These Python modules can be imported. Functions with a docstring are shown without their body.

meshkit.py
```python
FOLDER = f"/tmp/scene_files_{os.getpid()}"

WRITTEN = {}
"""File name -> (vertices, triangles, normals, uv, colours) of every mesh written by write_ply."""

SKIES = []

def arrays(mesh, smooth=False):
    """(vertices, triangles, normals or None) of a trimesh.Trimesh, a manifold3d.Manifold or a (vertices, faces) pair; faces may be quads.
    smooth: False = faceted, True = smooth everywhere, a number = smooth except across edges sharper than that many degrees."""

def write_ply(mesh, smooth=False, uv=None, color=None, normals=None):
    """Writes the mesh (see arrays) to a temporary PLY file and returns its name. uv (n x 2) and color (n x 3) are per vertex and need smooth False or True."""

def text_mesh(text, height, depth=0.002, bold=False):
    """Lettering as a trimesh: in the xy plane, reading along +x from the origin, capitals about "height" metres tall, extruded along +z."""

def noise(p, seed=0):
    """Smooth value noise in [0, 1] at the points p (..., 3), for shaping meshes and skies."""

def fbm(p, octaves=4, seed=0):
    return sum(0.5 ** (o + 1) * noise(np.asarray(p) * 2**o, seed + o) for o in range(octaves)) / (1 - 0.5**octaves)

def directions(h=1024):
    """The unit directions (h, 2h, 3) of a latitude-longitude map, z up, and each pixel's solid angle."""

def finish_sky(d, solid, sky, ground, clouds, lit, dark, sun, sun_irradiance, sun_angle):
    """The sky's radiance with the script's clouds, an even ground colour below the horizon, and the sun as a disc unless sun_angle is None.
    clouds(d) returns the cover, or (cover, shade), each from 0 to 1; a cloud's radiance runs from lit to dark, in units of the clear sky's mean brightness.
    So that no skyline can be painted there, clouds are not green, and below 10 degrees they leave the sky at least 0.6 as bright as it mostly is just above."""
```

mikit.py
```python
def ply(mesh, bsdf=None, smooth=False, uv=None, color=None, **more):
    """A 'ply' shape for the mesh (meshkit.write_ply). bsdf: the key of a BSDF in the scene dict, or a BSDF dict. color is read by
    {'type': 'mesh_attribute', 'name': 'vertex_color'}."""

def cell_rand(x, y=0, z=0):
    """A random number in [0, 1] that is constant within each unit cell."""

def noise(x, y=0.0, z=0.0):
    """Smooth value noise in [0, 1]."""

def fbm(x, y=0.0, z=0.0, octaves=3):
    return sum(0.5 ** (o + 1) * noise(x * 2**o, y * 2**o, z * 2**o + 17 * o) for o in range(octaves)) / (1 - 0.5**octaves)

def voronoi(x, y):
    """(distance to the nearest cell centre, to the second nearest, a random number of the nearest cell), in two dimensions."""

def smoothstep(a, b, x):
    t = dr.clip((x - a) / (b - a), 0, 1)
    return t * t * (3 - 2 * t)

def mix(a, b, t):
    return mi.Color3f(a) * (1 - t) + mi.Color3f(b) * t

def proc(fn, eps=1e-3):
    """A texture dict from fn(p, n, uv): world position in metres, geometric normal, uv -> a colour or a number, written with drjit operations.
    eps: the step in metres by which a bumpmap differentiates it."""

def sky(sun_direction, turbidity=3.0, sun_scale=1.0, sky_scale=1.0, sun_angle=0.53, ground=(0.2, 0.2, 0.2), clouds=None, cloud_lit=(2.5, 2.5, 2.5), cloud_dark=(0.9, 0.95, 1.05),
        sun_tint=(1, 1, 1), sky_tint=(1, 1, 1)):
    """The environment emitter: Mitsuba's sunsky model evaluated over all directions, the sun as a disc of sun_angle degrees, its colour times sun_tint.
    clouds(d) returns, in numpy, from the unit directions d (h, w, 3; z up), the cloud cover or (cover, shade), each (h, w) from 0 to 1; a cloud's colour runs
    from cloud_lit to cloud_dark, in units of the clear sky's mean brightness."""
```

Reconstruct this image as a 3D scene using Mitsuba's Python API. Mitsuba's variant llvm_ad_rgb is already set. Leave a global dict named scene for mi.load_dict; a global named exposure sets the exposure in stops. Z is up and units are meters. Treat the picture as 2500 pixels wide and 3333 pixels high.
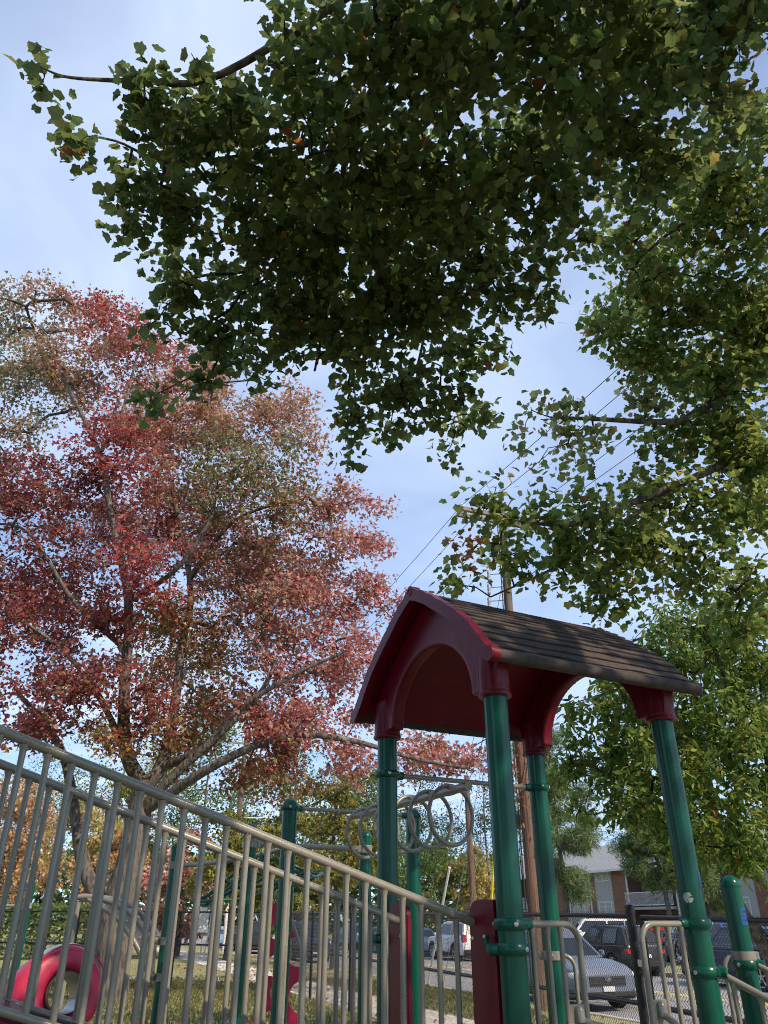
import math, random
import numpy as np, trimesh, drjit as dr, mitsuba as mi, mikit, meshkit
from mikit import noise, fbm, smoothstep, mix, voronoi, cell_rand
from scipy.spatial import cKDTree
from shapely.geometry import Polygon, Point, box as sbox
from shapely.ops import unary_union

scene, labels = {}, {}
rng = np.random.default_rng(7)
random.seed(7)
V3 = lambda *a: np.array(a, float)

# ---------------------------------------------------------------- camera, sky, exposure
PITCH = math.radians(28.14)
scene['camera'] = {'type': 'perspective', 'fov': 53.31, 'fov_axis': 'x', 'near_clip': 0.05, 'far_clip': 3000.0,
    'to_world': mi.ScalarTransform4f().look_at(origin=[0, 0, 1.5], target=[0, math.cos(PITCH), 1.5 + math.sin(PITCH)], up=[0, 0, 1])}

def cloud_cover(d):
    # thin high cloud, soft and a little denser towards the left of the view
    z = np.maximum(d[..., 2], 0.06)
    p = np.stack([d[..., 0] / z, d[..., 1] / z, 0 * z], -1)
    w = meshkit.fbm(p * 1.3 + 4.0, 3, 2)[..., None] - 0.5
    q = np.stack([p[..., 0] * 1.5 + 0.5 * p[..., 1], p[..., 1] * 2.0 - 0.6 * p[..., 0], 0 * z], -1) + 1.6 * w
    c = np.clip((meshkit.fbm(q * 1.1 + 3.0, 6, 3) * 0.7 + meshkit.fbm(p * 0.5 + 9.0, 3, 8) * 0.55 - 0.42) * 2.4, 0, 1)
    left = np.clip(0.5 - 0.6 * d[..., 0] + 0.25 * (d[..., 2] - .5), 0, 1)
    return 0.20 + 0.62 * c * (0.45 + 0.55 * left), 0.0 * z

SUN = V3(0.62, -0.49, 0.62)
scene['sky'] = mikit.sky(SUN.tolist(), turbidity=3.0, clouds=cloud_cover, cloud_lit=(2.15, 2.5, 3.15), cloud_dark=(1.0, 1.05, 1.15), ground=(0.16, 0.16, 0.12), sky_tint=(0.84, 0.97, 1.14), sky_scale=1.5)
exposure = 1.8

# ---------------------------------------------------------------- helpers
def rgb(*c): return {'type': 'rgb', 'value': list(c)}
def mat(name, d): scene[name] = d; return name
def plain(name, col, rough=0.5, spec=0.5, coat=0.0, metal=0.0, bump=None):
    b = {'type': 'principled', 'base_color': rgb(*col) if not isinstance(col, dict) else col, 'roughness': rough, 'specular': spec, 'metallic': metal}
    if coat: b['clearcoat'] = coat; b['clearcoat_gloss'] = 0.92
    if bump: b = {'type': 'bumpmap', 'arbitrary': mikit.proc(bump[0], bump[2] if len(bump) > 2 else 2e-3), 'scale': bump[1], 'bsdf': b}
    return mat(name, {'type': 'twosided', 'bsdf': b})
VCOL = {'type': 'mesh_attribute', 'name': 'vertex_color'}

used = set()
def numbered(name, parent=None):
    base = (parent + '__' + name) if parent else name
    k, i = base, 0
    while k in used: i += 1; k = f'{base}_{i:03d}'
    used.add(k); return k
def thing(name, label, cat, group=None):
    k = numbered(name); labels[k] = {'label': label, 'category': cat}
    if group: labels[k]['group'] = group
    return k
def cat(ms):
    """one (vertices, triangles) pair from several"""
    vs, fs, n = [], [], 0
    for m in ms:
        v, f = (m.vertices, m.faces) if hasattr(m, 'vertices') else (np.asarray(m[0], float), np.asarray(m[1], int))
        if len(f) == 0: continue
        if f.shape[1] == 4: f = np.vstack([f[:, [0, 1, 2]], f[:, [0, 2, 3]]])
        vs.append(v); fs.append(f + n); n += len(v)
    return np.vstack(vs), np.vstack(fs)
def put(name, mesh, m, parent=None, smooth=35, label=None, kind=None, group=None, color=None):
    k = numbered(name, parent)
    if isinstance(mesh, list): mesh = cat(mesh)
    scene[k] = mikit.ply(mesh, m, smooth=smooth if color is None else False, **({'color': color} if color is not None else {}))
    e = {}
    if label: e['label'] = label
    if kind: e['kind'] = kind
    if group: e['group'] = group
    if e: labels[k] = e
    return k
def reuse(name, shape, parent=None, to_world=None):
    k = numbered(name, parent); scene[k] = {**shape, 'to_world': to_world} if to_world is not None else dict(shape); return k
def struct(name, mesh, m, smooth=False):
    return put(name, mesh, m, None, smooth, kind='structure')
def stuff(name, mesh, m, label, catg, color=None, smooth=False):
    k = put(name, mesh, m, None, smooth, color=color); labels[k] = {'label': label, 'category': catg, 'kind': 'stuff'}; return k
def hang(sp, key): return key.startswith(sp)

def spline(pts, n=8):
    """Catmull-Rom through the points, n steps a span"""
    p = np.asarray(pts, float); p = np.vstack([2 * p[0] - p[1], p, 2 * p[-1] - p[-2]]); out = []
    for i in range(1, len(p) - 2):
        for t in np.arange(n) / n:
            out.append(0.5 * (2 * p[i] + (p[i + 1] - p[i - 1]) * t + (2 * p[i - 1] - 5 * p[i] + 4 * p[i + 1] - p[i + 2]) * t * t + (3 * p[i] - p[i - 1] - 3 * p[i + 1] + p[i + 2]) * t ** 3))
    return np.array(out + [p[-2]])
def tube(pts, r, n=12, closed=False, caps=True):
    """swept tube with parallel-transported rings"""
    p = np.asarray(pts, float); m = len(p); r = np.broadcast_to(np.asarray(r, float), (m,))
    t = np.roll(p, -1, 0) - np.roll(p, 1, 0)
    if not closed: t[0] = p[1] - p[0]; t[-1] = p[-1] - p[-2]
    t /= np.linalg.norm(t, axis=1, keepdims=True) + 1e-12
    a = np.cross(t[0], [0, 0, 1] if abs(t[0][2]) < 0.9 else [1, 0, 0]); a /= np.linalg.norm(a)
    A = [a]
    for i in range(1, m):
        a = a - t[i] * (a @ t[i]); a /= np.linalg.norm(a) + 1e-12; A.append(a)
    A = np.array(A); B = np.cross(t, A)
    w = np.arange(n) * 2 * math.pi / n
    v = p[:, None] + r[:, None, None] * (np.cos(w)[None, :, None] * A[:, None] + np.sin(w)[None, :, None] * B[:, None])
    k = m if closed else m - 1
    i, j = np.meshgrid(np.arange(k), np.arange(n), indexing='ij'); i2 = (i + 1) % m; j2 = (j + 1) % n
    f = np.stack([i * n + j, i * n + j2, i2 * n + j2, i2 * n + j], -1).reshape(-1, 4)
    f = np.vstack([f[:, [0, 1, 2]], f[:, [0, 2, 3]]]); v = v.reshape(-1, 3)
    if caps and not closed:
        c = len(v); v = np.vstack([v, p[0], p[-1]]); q = np.arange(n); q2 = (q + 1) % n; o = (m - 1) * n
        f = np.vstack([f, np.stack([q2, q, q * 0 + c], 1), np.stack([o + q, o + q2, q * 0 + c + 1], 1)])
    return v, f
def lathe(prof, c=(0, 0, 0), n=28, axis=None):
    """profile [(r, z)...] turned about z (or another axis through c)"""
    pr = np.asarray(prof, float); w = np.arange(n) * 2 * math.pi / n; m = len(pr)
    v = np.stack([pr[:, 0:1] * np.cos(w), pr[:, 0:1] * np.sin(w), np.broadcast_to(pr[:, 1:2], (m, n))], -1).reshape(-1, 3)
    i, j = np.meshgrid(np.arange(m - 1), np.arange(n), indexing='ij'); j2 = (j + 1) % n
    f = np.stack([i * n + j, i * n + j2, (i + 1) * n + j2, (i + 1) * n + j], -1).reshape(-1, 4)
    f = np.vstack([f[:, [0, 1, 2]], f[:, [0, 2, 3]]])
    if axis is not None:
        v = v @ trimesh.geometry.align_vectors([0, 0, 1], np.asarray(axis, float) / np.linalg.norm(axis))[:3, :3].T
    return v + np.asarray(c, float), f
def rbox(lo, hi, r=0.008):
    """box with chamfered edges"""
    lo, hi = np.asarray(lo, float), np.asarray(hi, float); r = min(r, 0.45 * (hi - lo).min()); p = []
    for k in range(3):
        for s in np.ndindex(2, 2, 2):
            q = np.where(np.array(s) > 0, hi - r, lo + r); q[k] = hi[k] if s[k] else lo[k]; p.append(q)
    h = trimesh.convex.convex_hull(np.array(p)); return np.array(h.vertices), np.array(h.faces)
def box(lo, hi):
    lo, hi = np.asarray(lo, float), np.asarray(hi, float)
    m = trimesh.creation.box(hi - lo); return np.array(m.vertices) + (lo + hi) / 2, np.array(m.faces)
def frame(m, o, x, y, z=(0, 0, 1)):
    """mesh moved from local axes to world: o + x*vx + y*vy + z*vz"""
    v, f = (m.vertices, m.faces) if hasattr(m, 'vertices') else m
    R = np.stack([np.asarray(a, float) for a in (x, y, z)]); v = np.asarray(v) @ R + np.asarray(o, float)
    f = np.asarray(f)
    return (v, f[:, ::-1]) if np.linalg.det(R) < 0 else (v, f)
def prism(poly, h0, h1):
    """shapely polygon extruded from h0 to h1 along local z"""
    ps = getattr(poly, 'geoms', [poly]); out = []
    for g in ps:
        m = trimesh.creation.extrude_polygon(g, h1 - h0, engine='earcut'); out.append((np.array(m.vertices) + [0, 0, h0], np.array(m.faces)))
    return cat(out)
def strip(pts_a, pts_b):
    a, b = np.asarray(pts_a, float), np.asarray(pts_b, float); n = len(a); i = np.arange(n - 1)
    return np.vstack([a, b]), np.vstack([np.stack([i, i + 1, n + i + 1], 1), np.stack([i, n + i + 1, n + i], 1)])
def arcpts(c, x, y, r, a0, a1, n=8):
    w = np.radians(np.linspace(a0, a1, n + 1)); return [np.asarray(c) + r * (math.cos(q) * np.asarray(x) + math.sin(q) * np.asarray(y)) for q in w]

# ---------------------------------------------------------------- materials
def scuff(p): return fbm(p.x * 9, p.y * 9, p.z * 2.2, 3)
def green_col(p, n, uv):
    s = scuff(p); d = smoothstep(0.62, 0.8, noise(p.x * 60, p.y * 60, p.z * 5))
    return mix(mix((0.0006, 0.068, 0.046), (0.001, 0.084, 0.057), s), (0.02, 0.10, 0.075), 0.08 * d)
def tan_col(p, n, uv):
    s = fbm(p.x * 14, p.y * 14, p.z * 14, 3); d = smoothstep(0.86, 0.90, noise(p.x * 55, p.y * 55, p.z * 40))
    return mix(mix((0.205, 0.197, 0.172), (0.220, 0.211, 0.185), s), (0.12, 0.10, 0.08), 0.3 * d)
def red_col(p, n, uv):
    s = fbm(p.x * 5, p.y * 5, p.z * 3, 3); d = smoothstep(0.55, 0.85, noise(p.x * 25, p.y * 25, p.z * 8))
    return mix(mix((0.105, 0.0012, 0.013), (0.135, 0.002, 0.018), s), (0.24, 0.05, 0.075), 0.08 * d)
def roof_col(p, n, uv):
    s = fbm(p.x * 7, p.y * 7, p.z * 7, 4); d = smoothstep(0.5, 0.75, fbm(p.x * 30, p.y * 30, p.z * 30, 2))
    return mix(mix((0.042, 0.034, 0.034), (0.074, 0.060, 0.059), s), (0.026, 0.021, 0.02), 0.5 * d)
plain('m_green', mikit.proc(green_col), 0.24, 0.3, 0.3)
plain('m_tan', mikit.proc(tan_col), 0.26, 0.5, 0.7)
plain('m_red', mikit.proc(red_col), 0.36, 0.28, 0.0)
plain('m_panel_red', (0.46, 0.022, 0.075), 0.4)
plain('m_roof', mikit.proc(roof_col), 0.75, 0.3, bump=(lambda p, n, uv: fbm(p.x * 60, p.y * 60, p.z * 60, 2), 0.0018))
plain('m_steel', (0.55, 0.55, 0.56), 0.3, 0.5, metal=1.0)
plain('m_black', (0.012, 0.012, 0.013), 0.35, 0.5)
plain('m_mesh', (0.022, 0.022, 0.024), 0.28, 0.6)
def wood_col(p, n, uv):
    g = noise(p.x * 45, p.y * 45, p.z * 0.9); h = fbm(p.x * 90, p.y * 90, p.z * 2.5, 2); k = smoothstep(0.60, 0.72, noise(p.x * 70, p.y * 70, p.z * 1.1 + 5))
    return mix(mix(mix((0.125, 0.074, 0.053), (0.19, 0.122, 0.092), 0.6 * g + 0.4 * h), (0.15, 0.135, 0.122), 0.8 * smoothstep(6.0, 10.0, p.z)), (0.05, 0.03, 0.022), 0.75 * k)
plain('m_pole', mikit.proc(wood_col), 0.85, 0.2, bump=(lambda p, n, uv: noise(p.x * 60, p.y * 60, p.z * 1.2), 0.006))
plain('m_greywood', (0.23, 0.20, 0.18), 0.9, 0.2)
def bark_col(p, n, uv):
    r = fbm(p.x * 16, p.y * 16, p.z * 5, 3); k = smoothstep(0.5, 0.68, noise(p.x * 28, p.y * 28, p.z * 6)); l = smoothstep(0.55, 0.8, fbm(p.x * 2.2, p.y * 2.2, p.z * 1.7, 3))
    return mix(mix(mix((0.09, 0.078, 0.068), (0.18, 0.16, 0.145), r), (0.36, 0.34, 0.315), 0.7 * l * smoothstep(2.5, 7.0, p.z)), (0.03, 0.025, 0.022), 0.6 * k)
plain('m_bark', mikit.proc(bark_col), 0.9, 0.2, bump=(lambda p, n, uv: fbm(p.x * 22, p.y * 22, p.z * 6, 2), 0.03))
plain('m_twig', (0.045, 0.034, 0.028), 0.85, 0.2)
def leaf(name, trans, rough=0.45):
    mat(name, {'type': 'principledthin', 'base_color': VCOL, 'roughness': rough, 'diff_trans': trans, 'eta': 1.4})
leaf('m_leaf', 1.4, 0.40); leaf('m_redleaf', 1.0, 0.36); leaf('m_far_leaf', 0.8, 0.6)
def grass_col(p, n, uv):
    a = fbm(p.x * 0.9, p.y * 0.9, 0.0, 4); b = fbm(p.x * 7, p.y * 7, 3.0, 3); c = smoothstep(0.5, 0.72, fbm(p.x * 0.35 + 4, p.y * 0.35, 1.0, 3))
    return mix(mix((0.10, 0.125, 0.045), (0.17, 0.19, 0.08), b), (0.36, 0.31, 0.20), 0.32 + 0.5 * c * a)
plain('m_grass', mikit.proc(grass_col), 0.95, 0.1, bump=(lambda p, n, uv: fbm(p.x * 25, p.y * 25, 0.0, 2), 0.02))
def road_col(p, n, uv):
    a = fbm(p.x * 0.5, p.y * 0.5, 0.0, 3); b = noise(p.x * 60, p.y * 60, 0.0); c = smoothstep(0.47, 0.5, fbm(p.x * 0.6, p.y * 0.6, 5.0, 4)) * smoothstep(0.53, 0.5, fbm(p.x * 0.6, p.y * 0.6, 5.0, 4))
    return mix(mix((0.16, 0.16, 0.165), (0.23, 0.23, 0.235), 0.6 * a + 0.4 * b), (0.06, 0.06, 0.06), 0.7 * c)
plain('m_road', mikit.proc(road_col), 0.9, 0.2)
def walk_col(p, n, uv):
    a = fbm(p.x * 1.2, p.y * 1.2, 0.0, 4); b = noise(p.x * 50, p.y * 50, 0.0)
    return mix((0.36, 0.33, 0.29), (0.50, 0.47, 0.42), 0.6 * a + 0.4 * b)
plain('m_walk', mikit.proc(walk_col), 0.9, 0.2)
plain('m_yellow', (0.55, 0.38, 0.06), 0.8); plain('m_white', (0.72, 0.72, 0.70), 0.5)
MAPLE_A = [(-1.66, 2.26, 5.11, 0.14), (-1.68, 2.75, 5.26, 0.17), (-1.23, 2.4, 5.29, 0.15), (-1.21, 2.55, 5.21, 0.24), (-1.41, 2.99, 5.23, 0.24), (-1.56, 3.26, 5.16, 0.15), (-0.9, 2.39, 5.3, 0.16), (-0.96, 2.74, 5.29, 0.33), (-1.11, 3.23, 5.21, 0.31), (-1.27, 3.64, 5.08, 0.27), (-1.48, 3.75, 4.87, 0.16), (-1.17, 3.96, 4.9, 0.28), (-1.57, 4.22, 4.63, 0.16), (-1.26, 4.17, 4.73, 0.17), (-0.53, 2.3, 5.26, 0.21), (-0.53, 2.77, 5.22, 0.33), (-0.64, 3.3, 5.08, 0.36), (-0.69, 3.84, 4.91, 0.35), (-0.85, 4.16, 4.75, 0.14), (-0.11, 2.22, 5.19, 0.34), (-0.07, 2.8, 5.18, 0.38), (-0.14, 3.41, 5.09, 0.43), (-0.15, 3.98, 4.87, 0.39), (-0.13, 4.43, 4.67, 0.26), (-0.24, 4.74, 4.5, 0.12), (0.29, 4.29, 4.72, 0.34), (0.48, 4.72, 4.55, 0.14), (0.72, 4.51, 4.73, 0.16), (0.39, 3.68, 5, 0.42), (0.44, 2.93, 5.15, 0.42), (0.34, 2.25, 5.13, 0.38), (0.77, 4.12, 5.03, 0.18), (0.88, 3.69, 5.21, 0.32), (1.13, 3.91, 5.22, 0.14), (0.95, 3.1, 5.25, 0.35), (0.85, 2.31, 5.23, 0.39), (1.35, 2.34, 5.39, 0.38), (1.53, 3.04, 5.57, 0.36), (1.82, 2.36, 5.58, 0.29), (2.12, 3.09, 5.9, 0.29), (-0.5, 2.06, 5.27, 0.1), (1.96, 2.2, 5.88, 0.36), (1.05, 1.99, 5.63, 0.45), (0.26, 1.94, 5.51, 0.44), (1.1, 3.19, 5.92, 0.42), (0.23, 3.76, 5.71, 0.45), (-0.41, 3.58, 5.83, 0.41)]
MAPLE_A_FILL = [(-1.15, 2.83, 5.58, 0.24), (-0.88, 2.81, 5.58, 0.29), (-1.25, 3.2, 5.49, 0.26), (-0.83, 3.28, 5.46, 0.32), (-1.43, 3.64, 5.33, 0.18), (-0.96, 3.82, 5.26, 0.28), (-0.59, 3.82, 5.26, 0.31), (-1.02, 4.24, 5.06, 0.2), (-0.41, 4, 5.18, 0.32), (-0.38, 3.42, 5.42, 0.35), (0.06, 3.88, 5.23, 0.38), (0.1, 4.43, 4.96, 0.27), (-0.34, 2.75, 5.59, 0.34), (0.14, 2.83, 5.58, 0.35), (0.66, 3.59, 5.35, 0.33), (0.56, 4.24, 5.06, 0.26), (0.74, 2.93, 5.56, 0.33), (0.64, 2.5, 5.74, 0.36), (0.13, 2.45, 5.83, 0.33), (1.25, 2.81, 5.58, 0.29), (1.68, 2.63, 5.61, 0.28), (1.26, 3.53, 5.37, 0.18), (1.17, 2.45, 5.83, 0.31), (1.7, 2.41, 5.89, 0.31), (-0.38, 2.45, 5.83, 0.23), (0.04, 4.79, 4.76, 0.16), (0.59, 4.69, 4.81, 0.17), (1.74, 3.01, 5.54, 0.22), (1.93, 2.63, 5.61, 0.21), (0.2, 3.33, 5.44, 0.38)]
MAPLE_B = [(2.64, 4.55, 6.77, 0.39, 0), (3.11, 4.57, 6.74, 0.43, 0), (1.97, 4.64, 6.6, 0.3, 0), (2.35, 5.05, 6.47, 0.35, 0), (2.97, 5.09, 6.4, 0.45, 0), (1.99, 5.38, 6.28, 0.25, 0), (2.5, 5.48, 6.09, 0.44, 0), (3.18, 5.56, 5.94, 0.47, 0), (1.3, 5.57, 5.51, 0.14, 2), (1.57, 5.58, 5.49, 0.2, 2), (1.81, 5.65, 5.35, 0.2, 2), (1.38, 5.79, 5.09, 0.12, 2), (1.61, 5.71, 5.24, 0.12, 2), (2.37, 5.7, 5.68, 0.25, 2), (2.76, 5.82, 5.46, 0.32, 0), (3.26, 5.88, 5.35, 0.42, 0), (0.87, 5.2, 4.51, 0.08, 2), (0.71, 5.27, 4.36, 0.11, 0), (0.95, 5.3, 4.32, 0.18, 0), (0.69, 5.42, 4.09, 0.17, 3), (1, 5.54, 4.07, 0.28, 0), (0.56, 5.54, 3.87, 0.16, 0), (1.32, 5.47, 4.43, 0.24, 0), (1.74, 5.61, 4.57, 0.33, 0), (1.49, 5.74, 4.12, 0.31, 0), (2.01, 5.91, 4.24, 0.39, 0), (2.43, 5.91, 4.87, 0.39, 0), (3.01, 5.98, 4.73, 0.47, 0), (2.64, 6.15, 4.22, 0.39, 0), (2.04, 6.17, 3.96, 0.26, 0), (1.8, 6.2, 3.89, 0.16, 0), (3.22, 6.37, 4.22, 0.33, 0), (3.63, 6.51, 5.01, 0.36, 1), (3.6, 5.26, 6.5, 0.51, 0), (3.25, 6.36, 6.58, 0.44, 1), (2.52, 6.04, 7.18, 0.39, 1), (2.85, 5.52, 7.3, 0.41, 1), (3.26, 6.66, 3.89, 0.25, 0), (1.24, 5.67, 5.31, 0.09, 2), (1.69, 5.79, 5.09, 0.1, 2), (0.84, 5.29, 4.33, 0.15, 0), (2.52, 4.18, 6.83, 0.32, 0), (2.87, 4.03, 6.69, 0.34, 0), (2.22, 4.29, 6.63, 0.26, 0), (2.78, 3.59, 6.67, 0.24, 0), (1.88, 4.29, 6.63, 0.17, 0), (3.43, 5.4, 6.24, 0.38, 0), (2.76, 5.32, 6.39, 0.34, 0), (3.09, 5.84, 5.42, 0.3, 0), (2.42, 5.88, 5.35, 0.19, 0), (3.43, 5.96, 5.2, 0.34, 0), (1.57, 5.65, 4.29, 0.23, 0), (2.24, 5.87, 4.31, 0.31, 0)]
RED_CROWN = [(-12.79, 20.1, 19.98, 1.2, 5), (-11.6, 20.1, 20.4, 0.97, 4), (-9.66, 19.6, 19.93, 0.63, 1), (-9.29, 19.6, 18.71, 1.08, 1), (-11.74, 20.1, 17.37, 1.6, 5), (-9.13, 19.1, 16.58, 1.52, 4), (-7.21, 18.6, 17.27, 1.15, 1), (-6.2, 20.1, 16.99, 1.21, 4), (-10.8, 19.1, 14.32, 0.69, 5), (-7.56, 18.1, 13.34, 1.5, 1), (-6.29, 19.1, 14.82, 1.33, 4), (-4.72, 19.6, 15, 1.5, 4), (-3.09, 20.1, 15.61, 1.11, 4), (-2.39, 19.6, 14.32, 0.68, 4), (-4.44, 17.6, 11.84, 1.42, 3), (-2.9, 18.1, 11.98, 1.27, 3), (-6.49, 19.1, 12.26, 1.26, 2), (-9.64, 18.1, 11.55, 1.32, 0), (-8.78, 19.1, 12.41, 1.13, 0), (-1.44, 19.1, 11.95, 0.79, 2), (-0.52, 19.1, 11.88, 0.53, 2), (-0.89, 19.1, 10.64, 0.92, 2), (-2.43, 19.1, 10.64, 1.34, 4), (-4.3, 19.6, 10.59, 1.44, 4), (-5.8, 17.6, 9.28, 1.16, 1), (-8.95, 18.6, 9.72, 1.41, 0), (-1.84, 19.1, 9, 1.3, 2), (-0.5, 19.6, 9.33, 0.79, 2), (0.2, 19.6, 9.06, 0.38, 2), (-3.37, 19.6, 8.66, 1.44, 4), (-5.2, 20.1, 8.44, 1.21, 6), (-6.71, 18.1, 8.24, 0.87, 0), (-9.02, 18.6, 7.8, 1.23, 0), (-7.32, 17.6, 6.34, 1.24, 0), (-5.83, 18.1, 6.26, 1.1, 0), (-4.64, 20.1, 6.78, 1.22, 6), (-2.68, 19.1, 6.75, 1.29, 2), (-1.3, 19.1, 7.48, 1.13, 2), (-0.35, 19.1, 7.72, 0.6, 2), (-8.1, 17.6, 5.49, 0.9, 0), (-6.22, 18.1, 5.28, 0.81, 6), (-5.11, 20.1, 5.59, 0.89, 6), (-3.05, 19.1, 5.49, 1.02, 1), (-1.66, 18.6, 5.72, 1, 2), (-0.57, 19.1, 6.17, 0.63, 2), (-2.43, 19.1, 4.52, 0.77, 6), (-0.87, 18.6, 4.96, 0.76, 2), (0.68, 19.1, 4.95, 0.67, 2), (1.91, 19.1, 4.95, 0.67, 2), (1.17, 19.6, 5.48, 0.58, 4), (-3.53, 21.1, 4.72, 0.73, 6), (-12.99, 20.1, 13.97, 1.57, 0), (-11.52, 19.1, 9.67, 1.5, 0), (-10.13, 18.1, 6.26, 1.21, 0), (-14.72, 21.1, 18.77, 1.62, 5), (-8.12, 22.1, 17.11, 1.63, 4), (-5.68, 22.1, 12.57, 1.79, 0), (-8.67, 22.1, 12.57, 1.64, 2), (-3.33, 22.1, 10.95, 1.59, 1), (-6.94, 23.1, 9.03, 1.59, 6), (-9.7, 22.1, 10.18, 1.57, 0)]
CHERRY = [(1.84, 7.53, 3.12, 0.2), (1.68, 7.74, 2.72, 0.14), (2.11, 7.38, 3.39, 0.22), (2.39, 7.69, 3.24, 0.28), (2.02, 7.7, 2.8, 0.27), (2.6, 7.58, 3.87, 0.24), (2.83, 7.62, 3.79, 0.28), (1.92, 7.25, 3.21, 0.24), (1.72, 7.47, 2.81, 0.18), (2.18, 7.41, 2.92, 0.37), (1.93, 7.41, 2.49, 0.25), (2.55, 7.36, 3.43, 0.38), (2.99, 7.32, 3.93, 0.39), (3.54, 7.32, 3.93, 0.51), (3.09, 7.06, 3.14, 0.49), (2.35, 7.07, 2.7, 0.43), (2.8, 6.94, 2.52, 0.46), (3.48, 7.16, 2.96, 0.38), (3.18, 6.87, 2.22, 0.35), (2.39, 7.2, 2.25, 0.3), (2.17, 7.33, 2.42, 0.21), (2.87, 7.09, 2.02, 0.31), (3.18, 7.06, 1.87, 0.23), (2.56, 7.2, 2.03, 0.2), (2.21, 7.49, 3.61, 0.19), (3.44, 7.91, 3.68, 0.44), (3, 8.18, 3.16, 0.44), (3.9, 7.32, 3.51, 0.49), (3.77, 7.36, 2.58, 0.42)]
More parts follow.
